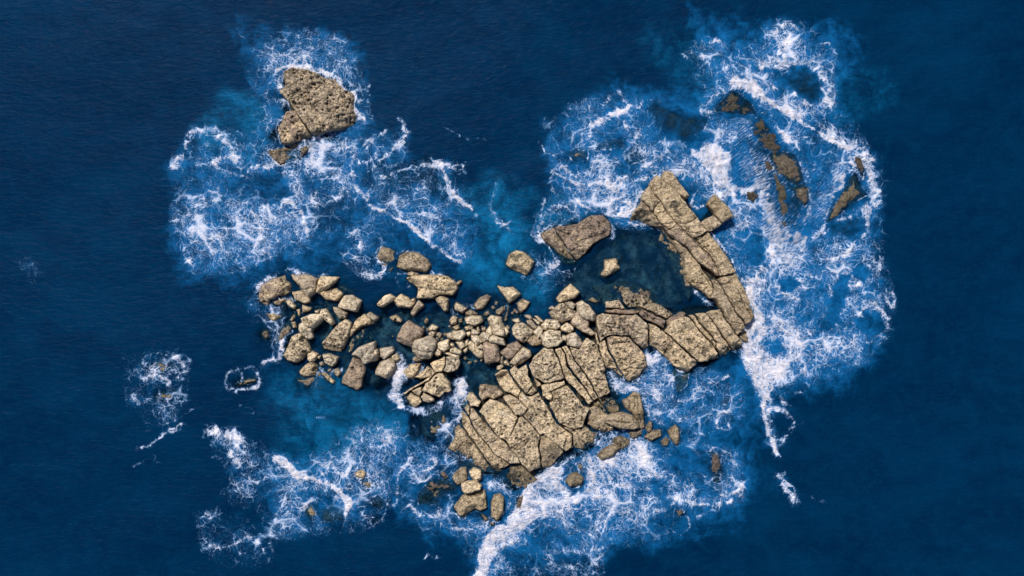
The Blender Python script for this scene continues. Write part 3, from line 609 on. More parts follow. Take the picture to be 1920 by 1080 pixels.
 (19, "1640,660 1720,600 1900,560 2010,530 2060,620 2160,780 1960,760 1750,760", -.75, .1, .6, .2, G_SUNK, "broad sunken shelf in the north-western bay under a foam triangle"),
 (0, "1265,668 1278,690 1291,704 1286,724 1270,736 1262,705", .1, .2, .5, .4, G_SUNK, "mauve wet ledge at the mouth of the foam inlet"),
]
# bedrock things made of joint-bounded slabs: name, category, label, bedrock outline(s), [sheet, outline, top height, pale, purple, pitted]
PLATFORM_BEDS = [
 "1005,690 985,668 1015,658 1075,652 1100,610 1120,590 1170,570 1165,540 1185,545 1225,560 1262,583 1300,575 1350,575 1402,610 1388,655 1352,672 1310,692 1290,703 1268,690 1252,664 1222,655 1216,690 1196,718 1165,714 1146,704 1150,730 1165,745 1128,765 1115,790 1112,835 1085,855 1055,868 1010,905 960,922 920,890 868,872 832,850 842,815 862,790 868,755 885,730 930,712 950,700",
 "1195,390 1232,330 1268,360 1330,437 1380,512 1400,555 1416,592 1400,608 1350,577 1305,543 1283,512 1265,476 1245,444 1187,411",
 "1310,418 1340,382 1344,366 1376,405 1354,418 1330,434",
]
PLATFORM = [
 # arm
 (7, "347,225 430,105 500,170 640,287 820,507 880,582 850,606 760,656 655,641 602,590 452,370", 2.4, .1, .1, .25),
 (7, "884,586 930,647 1005,743 860,830 745,736 662,647 762,660 854,611", 2.4, .25, .1, .3),
 (0, "1329,436 1348,460 1370,489 1381,512 1353,518 1341,490 1321,465 1305,450", 2.2, .1, .1, .3),
 (0, "1382,515 1394,538 1402,551 1410,573 1420,592 1414,600 1401,609 1381,584 1361,551 1347,524 1354,520", 2.2, .05, .1, .3),
 (7, "266,394 282,310 345,234 448,375 470,403 415,468 395,530", 2.2, .1, .1, .2),
 (7, "404,540 420,475 472,408 598,594 650,652 590,722 505,670", 2.2, .15, .2, .2),
 (7, "508,676 595,728 655,660 742,742 862,842 958,938 1078,1080 1140,1230 1105,1235 1015,1150 895,1080 780,922 655,832 580,778", 2.2, .15, .6, .3),
 (7, "202,480 264,402 398,540 498,676 440,688 300,650 140,612", 1.9, .1, .4, .3),
 (0, "1236,426 1244,424 1257,442 1269,450 1289,467 1309,492 1329,522 1338,541 1330,560 1315,545 1303,540 1288,522 1278,500 1268,480 1255,455", 1.6, .1, .3, .3),
 (0, "1332,524 1346,528 1361,553 1380,586 1399,612 1394,620 1380,622 1366,600 1351,577 1341,561 1332,560 1341,541", 2.1, .1, .1, .4),
 (7, "925,642 1000,595 1080,562 1168,650 1110,705 1050,743 1012,745 960,690", 1.5, .25, .1, .3),
 (7, "1002,442 1090,320 1190,420 1305,580 1250,602 1172,643 1080,540", 2.2, .0, .1, .15),
 # southern bands below the arm
 (6, "530,732 600,620 700,575 760,562 800,572 900,705 1000,822 1080,905 1150,1030 1080,1060 960,1080 900,1080 790,960 640,830", 1.9, .25, .1, .7),
 (6, "805,548 850,540 915,640 1005,742 1095,862 1085,895 1000,800 895,685", 1.8, .2, .1, .4),
 (6, "875,532 985,522 1075,640 1165,782 1285,930 1270,978 1172,1018 1104,910 1112,850 1015,735 925,625", 1.9, .2, .1, .5),
 (6, "1003,520 1145,480 1200,575 1285,720 1337,782 1398,850 1390,920 1322,958 1293,928 1175,770 1085,640", 1.9, .15, .1, .5),
 (6, "1165,482 1210,470 1330,630 1440,690 1420,720 1340,765 1296,715 1215,580", 1.9, .1, .1, .4),
 (6, "1345,775 1440,722 1482,870 1400,842", .5, .05, .4, .2),
 # pool-side ledges
 (0, "1162,537 1172,534 1184,546 1198,545 1222,562 1245,576 1263,586 1262,592 1248,597 1226,586 1200,576 1180,577 1171,570 1166,555", .75, .35, .3, .9),
 (0, "1135,567 1160,562 1166,570 1172,579 1160,579 1136,578", .8, .4, .2, .8),
 (0, "1136,582 1160,580 1190,580 1202,584 1196,588 1165,589 1140,587", .7, .1, .9, .3),
 (0, "1204,580 1224,589 1248,600 1246,616 1232,609 1218,603 1206,597 1199,589", 1.1, .2, .8, .7),
 (0, "1250,600 1266,588 1280,580 1288,590 1282,594 1264,601 1252,614", .9, .1, .8, .6),
 (0, "1120,594 1130,588 1165,592 1194,591 1204,599 1215,608 1217,650 1208,656 1193,644 1181,629 1150,627 1137,630 1126,640 1119,610", 1.7, .45, .35, .9),
 (0, "1219,607 1231,612 1246,622 1270,645 1308,681 1292,699 1272,694 1258,680 1240,662 1226,652 1220,648", 1.5, .3, .4, .8),
 # slabs of the great southern pavement
 (0, "1117,622 1121,645 1135,637 1142,661 1156,686 1171,712 1160,704 1148,696 1139,692 1130,673", 1.6, .35, .2, .6),
 (0, "1138,634 1150,630 1180,632 1198,653 1213,667 1215,685 1204,700 1194,716 1181,717 1173,711 1158,684 1145,660", 1.6, .2, .4, .7),
 (10, "192,402 270,290 370,200 460,212 500,290 590,538 480,568 372,590 330,560 242,520", 2.2, .5, .25, .8),
 (10, "484,213 548,195 598,272 618,395 690,500 828,655 904,790 862,828 702,640 614,568 602,533 520,300", 1.9, .4, .2, .7),
 (10, "562,195 630,178 660,260 770,420 868,570 968,758 912,783 838,650 645,390 610,275", 1.9, .35, .2, .7),
 (10, "652,185 760,217 800,130 850,85 958,160 1018,330 1072,470 1058,520 1098,700 982,758 882,560 782,420 674,260", 1.8, .4, .3, .6),
 (10, "332,622 400,595 480,582 590,568 608,618 500,655 420,690 450,720 440,790 400,770 345,730", 2.0, .5, .1, .8),
 (10, "440,690 510,660 608,625 642,642 722,742 800,852 868,882 832,960 790,1090 700,1110 620,1090 535,1045 434,862 420,800 455,795 458,720", 2.1, .45, .0, .9),
 (11, "1130,392 1200,330 1270,332 1328,440 1415,560 1390,638 1282,580 1222,558 1162,470", 1.9, .35, .2, .5),
 (11, "1287,340 1350,280 1395,325 1420,300 1480,268 1508,390 1558,488 1470,587 1382,480", 2.0, .5, .2, .5),
 (11, "1482,588 1558,500 1600,566 1540,606", 1.9, .4, .1, .6),
 (11, "1572,412 1655,480 1640,508 1606,520", 1.8, .4, .1, .3),
 (11, "950,500 1020,472 1100,450 1150,500 1218,590 1190,630 1112,660 1062,640 985,675 950,600", 1.3, .2, .5, .6),
 (11, "850,530 880,580 935,655 975,682 940,732 852,740 802,640", 1.7, .5, 0, .1),
 (11, "990,730 1080,668 1180,692 1268,742 1387,860 1330,985 1285,1078 1262,1130 1220,1105 1170,1080 1120,1010 1070,950 1010,850 955,790", 2.0, .5, .0, .7),
 (12, "972,38 1042,2 1158,52 1256,160 1202,238 1132,228 1045,130", 1.9, .45, 0, .7),
 (12, "1162,270 1202,252 1300,352 1388,460 1378,600 1392,700 1402,852 1280,866 1192,768 1102,650 1012,520 1080,430", 1.9, .4, .05, .9),
 (12, "1272,170 1300,185 1365,270 1468,420 1402,458 1312,350 1214,240", 1.9, .4, 0, .8),
 (11, "1412,598 1442,580 1480,625 1540,620 1618,588 1685,690 1778,855 1832,945 1930,1072 1895,1230 1780,1120 1610,990 1560,850 1500,760 1402,648", 1.9, .45, .0, .8),
 (12, "1442,300 1540,300 1650,385 1758,455 1768,600 1682,648 1562,510 1475,405", 1.5, .25, .1, .6),
 (12, "1662,380 1800,330 1880,350 1960,420 1960,520 1900,590 1782,598 1772,450", 1.3, .15, .1, .6),
 (0, "1078,792 1099,800 1112,812 1130,815 1120,833 1098,846 1079,840 1076,815", 1.0, .1, .1, .6),
 (0, "1104,766 1120,762 1140,778 1152,790 1150,806 1133,812 1114,806 1101,795", .9, .1, .1, .6),
 (12, "502,92 545,55 560,80 600,150 598,250 520,165", 1.4, .5, 0, .3),
 (12, "612,172 645,165 760,302 878,440 995,540 1148,718 1176,770 1060,780 905,690 785,540 665,390 604,262", 1.5, .4, .05, .6),
 (12, "505,175 590,262 598,272 655,395 775,548 915,700 1050,790 905,870 805,750 665,540 520,372", 1.2, 0.16, .1, .6),
 (12, "385,300 500,340 512,378 650,550 795,755 885,888 760,900 640,860 552,800 560,700 470,690 360,610 440,480", .75, 0.11, .4, .7),
 (12, "1404,472 1465,432 1555,520 1665,660 1600,740 1500,832 1412,854 1402,700 1390,600", 1.2, 0.06, .1, .7),
 (12, "1042,830 1180,782 1278,874 1370,950 1240,1060 1085,1020", .2, -0.04, .2, .5),
 (13, "252,270 400,268 480,330 488,430 380,448 305,370", .45, -0.04, .2, .4),
 (13, "165,392 248,302 338,400 368,455 300,520 205,478", .5, -0.04, .1, .6),
 (0, "1240,436 1266,474 1284,510 1304,544 1292,562 1272,532 1256,492 1232,452", -.22, .1, .3, .5),
 (0, "1128,542 1162,528 1200,533 1238,556 1262,578 1240,580 1200,560 1168,545 1140,560", -.30, .1, .3, .6),
 (0, "1116,540 1150,532 1166,552 1164,572 1134,574", -.22, .2, .1, .6),
 (12, "130,90 330,80 430,120 380,230 340,290 230,440 120,420 60,300", -.35, -0.04, 0, .6),
]
CHUNK_BED = ["752,748 760,738 790,715 800,690 818,670 862,675 864,690 850,705 846,730 820,752 795,762 768,762"]
CHUNK = [
 (11, "220,412 300,340 370,280 458,352 440,388 300,430", 1.3, .4, .1, .3),
 (11, "398,262 460,220 562,172 570,240 528,340 462,350", 1.5, .3, .1, .2),
 (11, "574,182 640,166 702,172 742,230 732,280 702,328 600,350 542,322 577,260", 1.7, .6, .05, .7),
 (11, "312,540 340,480 490,365 532,365 622,480 632,560 590,580 560,575 500,638 440,598 322,556", 1.7, .45, 0, .5),
 (11, "80,600 150,540 290,470 400,390 468,372 350,458 200,538 122,604", 1.2, .45, .1, .2),
 (11, "182,560 298,512 308,560 286,600 270,628", 1.4, .4, 0, .2),
 (11, "122,620 172,570 278,640 298,690 240,760 152,720", .9, .35, .1, .3),
 (11, "292,620 330,572 448,652 448,680 372,710 312,680", 1.4, .45, 0, .3),
]
ISLET_BED = ["528,150 535,130 560,124 600,132 640,150 662,175 663,215 640,240 610,250 640,262 560,270 500,262 515,240 535,215 525,180"]
ISLET = [
 (18, "408,322 440,260 540,225 650,240 770,250 830,290 980,320 1040,400 1090,450 1180,470 1202,520 1200,680 1238,760 1200,840 1120,890 850,940 752,968 650,822 510,632 360,452 432,400", 1.8, .35, .25, 1.),
 (18, "345,912 400,820 460,705 556,692 642,840 732,988 480,1072 412,1080", 1.3, .2, .6, .7),
 (19, "802,490 902,472 1136,396 1150,432 1060,540 1000,570 900,600 832,540", .25, .1, .5, .6),
]
POOLROCK_BED = ["1012,440 1036,424 1080,416 1112,402 1135,404 1148,424 1140,442 1108,462 1092,482 1070,494 1056,492 1040,468 1022,456"]
POOLROCK = [
 (8, "602,282 642,258 850,240 930,185 1022,140 1150,142 1220,200 1250,290 1200,370 1010,480 960,560 880,630 846,650 760,540 690,420", .9, .15, .7, .5),
 (8, "432,352 570,290 592,288 680,420 752,548 838,655 838,688 702,680 612,540 502,450", .5, .05, .5, .4),
]

# hairline joints, bedding steps and wet hollows that do not part the slabs
GROOVES = [(7, "690,720 800,805 905,905 1000,1015 1090,1090"), (7, "745,690 830,790 935,880 1030,975"), (7, "780,738 880,770 935,745"), (7, "865,860 935,815 1005,770"), (7, "925,880 985,850"), (7, "950,935 1020,905"),
 (7, "1030,970 1095,1045"), (7, "480,660 560,650 625,640"), (7, "560,730 640,692"), (7, "390,462 412,440 465,408"), (7, "290,560 310,510 380,520"), (7, "1000,470 1040,440 1100,390"), (7, "1075,560 1100,580"), (7, "440,540 520,520 545,480"),
 (7, "560,830 640,900 700,1000 760,1080"), (7, "640,560 700,600"), (6, "930,60 1000,160 1065,255 1105,285"), (6, "1130,10 1170,110 1290,100"), (6, "1330,255 1400,400 1485,530"), (6, "870,180 1000,195"), (6, "880,250 960,280 1010,340"),
 (6, "1090,440 1150,520"), (6, "1200,300 1300,420 1420,520"), (6, "1090,190 1180,210 1260,170"), (6, "1180,560 1260,620 1380,640"), (5, "1180,660 1250,720 1345,760"), (5, "900,760 940,830 1005,965"), (5, "935,985 1015,1080"), (5, "1190,780 1300,890 1365,950"),
 (5, "1100,760 1160,740 1200,790"), (5, "1290,440 1380,520 1480,612"), (5, "1400,690 1420,800 1432,890"), (5, "930,762 1015,748"), (5, "950,640 1015,652"), (5, "880,640 1000,690 1100,680 1180,650"), (5, "1000,880 1100,860 1200,850"), (5, "1060,700 1150,690"),
 (10, "1050,270 1090,330 1135,395"), (10, "760,310 910,490"), (10, "905,212 975,232"), (10, "490,675 530,642 605,620"), (10, "920,540 1060,560"), (10, "1130,150 1180,130 1250,140"), (10, "1160,300 1260,330 1400,290"), (10, "1190,360 1300,390 1420,350"),
 (10, "1250,440 1330,420 1430,430"), (10, "240,345 300,290"), (10, "700,330 760,400 800,480"), (10, "350,560 420,540 520,500"), (12, "840,360 880,310"), (12, "1370,480 1385,600"), (12, "1760,450 1755,600"), (12, "1100,110 1170,100"),
 (12, "1030,640 1130,560 1230,520"), (12, "640,300 700,270"), (12, "520,360 560,310"), (12, "820,560 900,520"), (12, "1480,100 1530,140"), (12, "1620,440 1700,410 1800,420"), (11, "480,560 460,600 500,640"), (11, "590,270 640,250 690,290"),
 (11, "1500,480 1560,430"), (11, "1730,700 1850,640 1910,660"), (11, "1130,500 1200,560"), (18, "700,490 720,430 790,388 900,378"), (18, "470,460 570,400 650,350"), (18, "500,540 600,480"), (18, "560,620 760,640 900,560"), (18, "900,800 1040,760 1180,720"),
 (8, "640,300 760,360 820,460 900,500"), (8, "900,420 1040,380 1180,330"), (8, "760,560 860,500"), (1, "350,290 380,240 430,200"), (1, "890,275 960,290 1020,315"), (1, "560,180 640,262 760,232"), (3, "420,235 560,255 700,275 790,250"), (3, "440,160 560,190 640,170 740,205"),
 (3, "330,930 430,950 540,965"), (5, "300,830 350,820 410,822"), (5, "540,400 470,320 420,340"), (2, "880,320 940,300 1000,330 960,380 900,340"), (13, "330,545 450,535 560,555 690,560"), (13, "690,260 700,420 740,560"), (13, "660,260 660,400")]
HOLLOWS = [(7, "590,420 650,408 695,450 650,500 742,562 705,578 645,532 600,490"), (7, "655,625 770,640 745,665 690,650"), (7, "235,490 350,510 370,550 300,560"), (6, "762,822 800,808 832,815 828,855 790,866"), (6, "912,900 958,908 1008,960 990,1003 940,962"),
 (6, "520,650 560,640 565,690 530,710"), (6, "550,870 600,880 610,920 570,915"), (12, "1410,180 1440,190 1425,215"), (12, "1810,125 1890,120 1900,150 1860,165 1815,150"), (12, "1180,105 1210,110 1195,130"), (12, "1840,260 1875,255 1880,295 1850,300"),
 (12, "800,35 850,35 835,65 790,90"), (12, "930,310 980,280 960,330"), (11, "470,530 540,515 560,545 520,560"), (11, "465,580 520,570 510,600 480,600"), (10, "710,845 800,850 790,885 740,880"), (10, "765,975 805,970 800,1015 770,1010"), (10, "1000,450 1045,470 1030,490"),
 (1, "660,710 690,705 685,730 665,730"), (2, "1300,260 1330,255 1325,290 1305,285"), (1, "1050,770 1100,740 1130,760 1070,830"), (15, "345,610 420,600 440,680 370,720"), (8, "110,590 200,570 235,600 170,650 110,640"), (18, "500,480 620,460 640,490 540,540"), (18, "430,410 500,390 510,420 450,440")]
# shores where the slabs dip under the sea: line, breadth
SHORES = [("836,800 838,850 870,876 922,893 960,926 1010,907 1060,870 1112,846", 22), ("1146,704 1165,718 1196,720 1218,690 1222,655", 13), ("1162,536 1186,542 1225,560 1264,584 1300,574", 13), ("1186,411 1244,438 1266,476 1284,512 1305,543", 12),
 ("1252,664 1268,692 1291,706 1350,674 1392,656", 12), ("828,812 866,786 870,755", 18), ("885,728 930,710 952,700", 14), ("1112,840 1120,830 1135,822", 8), ("752,750 768,766 798,766 830,755", 9), ("528,150 505,185 520,215 498,262", 12),
 ("560,270 600,258 640,243 664,218 664,172 640,150 600,132", 14), ("1010,440 1022,458 1058,494 1092,484 1142,444 1150,420", 11), ("1404,608 1418,594 1402,552", 5)]
# ------------------------------------------------------------------ rock builder
CX, CY = 960.0, 540.0
def refine(pts, seg=2.0, jit=0.7, seed=0, cut=0.16):
    """round the corners a little, resample the outline, roughen it"""
    P = np.asarray(pts, float)
    if cut > 0:
        Q = []
        for a, b in zip(P, np.roll(P, -1, 0)):
            Q += [a + (b - a) * cut, b - (b - a) * cut]
        P = np.array(Q)
    out = []
    for a, b in zip(P, np.roll(P, -1, 0)):
        L = np.hypot(*(b - a))
        n = max(1, int(round(L / seg)))
        for i in range(n):
            out.append(a + (b - a) * i / n)
    P = np.array(out)
    t = np.roll(P, -1, 0) - np.roll(P, 1, 0)
    nrm = np.stack([t[:, 1], -t[:, 0]], 1) / (np.hypot(t[:, 0], t[:, 1])[:, None] + 1e-6)
    if jit < 0:                   # joints wander together: shift by a shared field
        x, y = P[:, 0], P[:, 1]
        return P + np.stack([2.2 * fbm(x / 15, y / 15, 81, 3) + 1.1 * fbm(x / 4, y / 4, 83, 2), 2.2 * fbm(x / 15, y / 15, 85, 3) + 1.1 * fbm(x / 4, y / 4, 87, 2)], 1)
    j = fbm(P[:, 0] / 9.0, P[:, 1] / 9.0, seed, 3) * 2.2 * jit + fbm(P[:, 0] / 3.0, P[:, 1] / 3.0, seed + 9, 2) * 0.9 * jit
    return P + nrm * j[:, None]

def rock_mesh(name, pts, h, pitted, seed, kind):
    """kind: 'boulder' (faceted lump), 'slab' (flat block bounded by joints), 'bed' (low bedrock)"""
    r = np.random.default_rng(seed)
    area = 0.5 * abs(sum(a[0] * b[1] - b[0] * a[1] for a, b in zip(pts, pts[1:] + pts[:1])))
    size = math.sqrt(area)
    seg = 1.5 if size < 16 else (2.0 if size < 60 else 2.2)
    step = {'boulder': 1.35 if size < 20 else 1.8, 'slab': 1.55, 'bed': 6.0}[kind]
    if h < 0: step = 2.6
    out = refine(pts, seg if kind != 'bed' else 6.0, 0.32 if kind != 'slab' else -1, seed, 0.03 if kind == 'boulder' else 0.04)
    if kind == 'boulder':         # the survey line runs along the dry edge
        t = np.roll(out, -1, 0) - np.roll(out, 1, 0)
        nn = np.stack([t[:, 1], -t[:, 0]], 1) / (np.hypot(t[:, 0], t[:, 1])[:, None] + 1e-6)
        sgn = 1 if sum(p[0] * q[1] - q[0] * p[1] for p, q in zip(out, np.roll(out, -1, 0))) > 0 else -1
        out = out + sgn * nn * (0.45 if size > 14 else .2)
    if kind == 'slab':            # joints gape a little
        t = np.roll(out, -1, 0) - np.roll(out, 1, 0)
        nn = np.stack([t[:, 1], -t[:, 0]], 1) / (np.hypot(t[:, 0], t[:, 1])[:, None] + 1e-6)
        sgn = 1 if sum(p[0] * q[1] - q[0] * p[1] for p, q in zip(out, np.roll(out, -1, 0))) > 0 else -1
        out = out - sgn * nn * 0.5
    x0, y0 = out.min(0); x1, y1 = out.max(0)
    gx, gy = np.meshgrid(np.arange(x0, x1, step), np.arange(y0, y1, step * 0.87))
    gx = gx + ((np.arange(gx.shape[0]) % 2) * step * 0.5)[:, None]
    gx = (gx + r.uniform(-.25, .25, gx.shape) * step).ravel(); gy = (gy + r.uniform(-.25, .25, gy.shape) * step).ravel()
    m = inside(gx, gy, out)
    gx, gy = gx[m], gy[m]
    d = seg_dist(gx, gy, out, True) if len(gx) else np.zeros(0)
    gx, gy = gx[d > 0.55 * step], gy[d > 0.55 * step]
    n = len(out)
    V2 = [Vector(p) for p in out] + [Vector((a, b)) for a, b in zip(gx, gy)]
    vs, _, fs, *_ = delaunay_2d_cdt(V2, [(i, (i + 1) % n) for i in range(n)], [], 1, 1e-4)
    P = np.array([(v[0], v[1]) for v in vs])
    F = [tuple(f) for f in fs if len(f) == 3]
    Fa = np.array(F)
    a, b, c = P[Fa[:, 0]], P[Fa[:, 1]], P[Fa[:, 2]]
    ar = (b[:, 0] - a[:, 0]) * (c[:, 1] - a[:, 1]) - (b[:, 1] - a[:, 1]) * (c[:, 0] - a[:, 0])
    Fa[ar < 0] = Fa[ar < 0][:, ::-1]              # counter-clockwise in plan units (y down)
    D = seg_dist(P[:, 0], P[:, 1], out, True)
    cen = P.mean(0)
    rad = math.sqrt(area / math.pi)
    q = P - cen
    pit = np.zeros(len(P))
    X, Y = P[:, 0], P[:, 1]
    if kind == 'boulder':
        z = np.full(len(P), h)
        th = r.uniform(0, 6.28)
        z += (q[:, 0] * math.cos(th) + q[:, 1] * math.sin(th)) / rad * 0.12 * max(h, .3)
        for k in range(r.integers(2, 4)):
            t = r.uniform(0, 6.28); sl = r.uniform(0.2, 0.7); o = r.uniform(0.1, 0.7)
            s = q[:, 0] * math.cos(t) + q[:, 1] * math.sin(t)
            z = np.minimum(z, h * 1.05 - sl * np.maximum(0, s - o * rad) * M_PER_PX)
        # broken faces along the straight sides
        for A, B in zip(pts, pts[1:] + pts[:1]):
            wide = r.random() < .45
            wd = r.uniform(.22, .55) * rad if wide else r.uniform(.8, 2.2)
            sl = r.uniform(.5, 1.3) if wide else r.uniform(1.2, 2.6)
            ed = seg_dist(X + 1.2 * vnoise(X / 4, Y / 4, seed), Y + 1.2 * vnoise(X / 4, Y / 4, seed + 1), [A, B])
            z = np.minimum(z, h - sl * np.maximum(0, wd - ed) * M_PER_PX * 1.5)
        z = np.maximum(z, .22 * h) if h > 0 else z
        if h < .45: z -= (max(h, 0) + .12) * np.exp(-(D / (.3 * rad)) ** 2) + .10 * fbm(X / 7, Y / 7, seed + 8, 3)
        bev = min(0.3, 0.2 * abs(h) + .05)
        z -= bev * (1 - np.clip(D / 1.6, 0, 1)) ** 2
        z += fbm(X / 14, Y / 14, seed, 3) * 0.40 * min(1, rad / 14) + fbm(X / 4.5, Y / 4.5, seed + 3, 3) * 0.20
    elif kind == 'slab':
        th = r.uniform(0, 6.28)
        z = h + (q[:, 0] * math.cos(th) + q[:, 1] * math.sin(th)) / rad * 0.12
        z -= 0.22 * (1 - np.clip(D / 1.3, 0, 1)) ** 2
        z += fbm(X / 22, Y / 22, 50, 4) * 0.7 + fbm(X / 5, Y / 5, 60, 3) * 0.26
        # low bedding ledges
        led = fbm(X / 30 + 0.3 * fbm(X / 9, Y / 9, 70, 2), Y / 30, 71, 3) * 4
        z += (np.floor(led) + smooth(0.0, 0.25, led - np.floor(led))) * 0.10
    else:
        z = np.minimum(h, -1.1 + D * 0.075) + fbm(X / 16, Y / 16, seed, 3) * 0.5
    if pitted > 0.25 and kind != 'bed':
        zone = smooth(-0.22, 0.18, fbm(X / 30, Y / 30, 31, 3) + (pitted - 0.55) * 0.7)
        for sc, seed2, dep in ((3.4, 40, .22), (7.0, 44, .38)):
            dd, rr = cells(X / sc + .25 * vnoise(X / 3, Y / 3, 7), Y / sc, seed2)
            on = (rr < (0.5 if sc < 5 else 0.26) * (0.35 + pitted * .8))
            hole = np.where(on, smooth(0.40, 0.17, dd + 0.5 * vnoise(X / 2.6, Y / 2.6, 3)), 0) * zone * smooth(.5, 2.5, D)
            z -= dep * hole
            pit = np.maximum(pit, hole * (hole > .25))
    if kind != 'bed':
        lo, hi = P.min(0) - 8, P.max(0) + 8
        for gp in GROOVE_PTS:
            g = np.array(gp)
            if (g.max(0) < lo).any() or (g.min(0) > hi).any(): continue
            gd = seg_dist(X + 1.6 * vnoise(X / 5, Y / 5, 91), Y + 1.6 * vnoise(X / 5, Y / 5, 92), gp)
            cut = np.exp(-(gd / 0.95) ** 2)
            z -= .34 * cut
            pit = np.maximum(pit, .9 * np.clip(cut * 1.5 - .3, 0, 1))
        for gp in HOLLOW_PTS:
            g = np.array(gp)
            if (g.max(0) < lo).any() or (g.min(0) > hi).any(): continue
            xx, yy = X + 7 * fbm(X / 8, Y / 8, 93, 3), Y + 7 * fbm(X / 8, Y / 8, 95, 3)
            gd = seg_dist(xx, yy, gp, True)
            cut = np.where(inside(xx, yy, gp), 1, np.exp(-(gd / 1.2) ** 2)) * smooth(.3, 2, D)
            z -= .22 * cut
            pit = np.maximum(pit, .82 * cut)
    if kind == 'slab':
        for gp, wd in SHORE_PTS:
            g = np.array(gp)
            if (g.max(0) < P.min(0) - 3 * wd).any() or (g.min(0) > P.max(0) + 3 * wd).any(): continue
            gd = seg_dist(X + 12 * fbm(X / 20, Y / 20, 97, 3), Y + 12 * fbm(X / 20, Y / 20, 98, 3), gp)
            z -= (h + .04) * .95 * np.exp(-(gd / wd) ** 2)
    # flanks
    E = {}
    for f in Fa:
        for i in range(3):
            E[(f[i], f[(i + 1) % 3])] = 1
    nxt = {}
    for (i, j) in E:
        if (j, i) not in E: nxt[i] = j
    bd = np.array(sorted(nxt)); idx = {v: k for k, v in enumerate(bd)}
    prv = {j: i for i, j in nxt.items()}
    ok = [v for v in bd if v in prv]
    nb = np.zeros((len(bd), 2))
    for v in ok:
        t = P[nxt[v]] - P[prv[v]]
        nb[idx[v]] = (t[1], -t[0])
    nb /= (np.hypot(nb[:, 0], nb[:, 1])[:, None] + 1e-6)
    co = [np.c_[P, z]]; faces = [Fa]
    prev = bd; base = len(P)
    zb = z[bd]
    if kind == 'boulder': rings = [(0.3, zb - .35 * np.maximum(zb, .2) - .1), (0.9, np.minimum(zb * .25, zb - .3) - .02), (1.4, np.minimum(zb * .2, zb - .4) - .35), (3.0, np.minimum(zb, 0) - 1.3), (7.0, np.minimum(zb, 0) - 3.2)]
    elif kind == 'slab': rings = [(0.15, zb - 0.5), (0.35, np.minimum(zb - .9, -.3)), (.4, np.minimum(zb - 1.2, -1.4))]
    else: rings = [(3.0, zb - .8), (9.0, zb - 2.6)]
    if kind == 'boulder' and h < .45: rings = [(1.0, zb - .12), (3.0, zb - .4), (8.0, zb - 1.5)]
    if kind == 'slab' and h < .8: rings = [(0.3, zb - .4), (2.5, zb - 1.1), (6.0, zb - 2.4)]
    for k, (o, zz) in enumerate(rings):
        wob = 1 + 0.6 * fbm(P[bd, 0] / 6, P[bd, 1] / 6, seed + 20 + k, 2)
        co.append(np.c_[P[bd] + nb * (o * wob)[:, None], zz])
        cur = base + np.arange(len(bd)); base += len(bd)
        pv = {v: (prev[idx[v]]) for v in bd}
        ff = []
        for i, j in nxt.items():
            if j not in idx: continue
            p0, p1, c0, c1 = pv[i], pv[j], cur[idx[i]], cur[idx[j]]
            ff += [(p1, p0, c0), (p1, c0, c1)]
        faces.append(np.array(ff)); prev = cur
    co = np.concatenate(co); faces = np.concatenate(faces)
    pit = np.r_[pit, np.zeros(len(co) - len(pit))]
    return co, faces, pit, cen

def add_rock(name, pts, h, pale, purple, pitted, seed, kind, parent=None, origin=None):
    co, fa, pit, cen = rock_mesh(name, pts, h, pitted, seed, kind)
    hh = max(h, 0.0)
    k = 1 - hh / CAM_H
    # plan -> metres; higher tops lean outwards in the survey picture, so each rock is set back by its own height
    cw = np.array([(cen[0] - CX) * M_PER_PX * k, (CY - cen[1]) * M_PER_PX * k])
    w = np.empty_like(co)
    w[:, 0] = (co[:, 0] - cen[0]) * M_PER_PX
    w[:, 1] = (cen[1] - co[:, 1]) * M_PER_PX
    w[:, 2] = co[:, 2]
    if origin is not None:
        w[:, 0] += cw[0] - origin[0]; w[:, 1] += cw[1] - origin[1]
    me = mesh_from(name, w, fa[:, ::-1], ROCK)
    at = me.attributes.new('pit', 'FLOAT', 'POINT')
    at.data.foreach_set('value', pit.astype(np.float32))
    o = bpy.data.objects.new(name, me)
    if origin is None:
        o.location = (cw[0], cw[1], 0)
    o["pale"], o["purple"], o["pitted"] = float(pale), float(purple), float(pitted)
    o["crack_shade"] = 1.0 if kind == 'bed' else 0.0
    return link(o, parent)

GROOVE_PTS = [parse(s, V[v]) for v, s in GROOVES]
HOLLOW_PTS = [parse(s, V[v]) for v, s in HOLLOWS]
SHORE_PTS = [(parse(s), w) for s, w in SHORES]
ALL_ROCKS = []                    # (outline in plan units, top height, slab?) for the water
def thing_of_slabs(name, label, cat, beds, slabs, bed_h, seed):
    pts0 = np.array(parse(beds[0]))
    c = pts0.mean(0)
    org = ((c[0] - CX) * M_PER_PX, (CY - c[1]) * M_PER_PX)
    root = link(bpy.data.objects.new(name, None))
    root.location = (*org, 0)
    tag(root, label, cat)
    for i, b in enumerate(beds):
        p = parse(b)
        add_rock("bedrock", p, bed_h, 0, .3, .2, seed + i, 'bed', root, org)
        ALL_ROCKS.append((p, bed_h, True))
    for i, (v, s, h, pale, pur, pit) in enumerate(slabs):
        p = parse(s, V[v])
        add_rock("slab", p, h, pale, pur, pit, seed + 100 + i, 'slab', root, org)
        ALL_ROCKS.append((p, h, True))
    return root
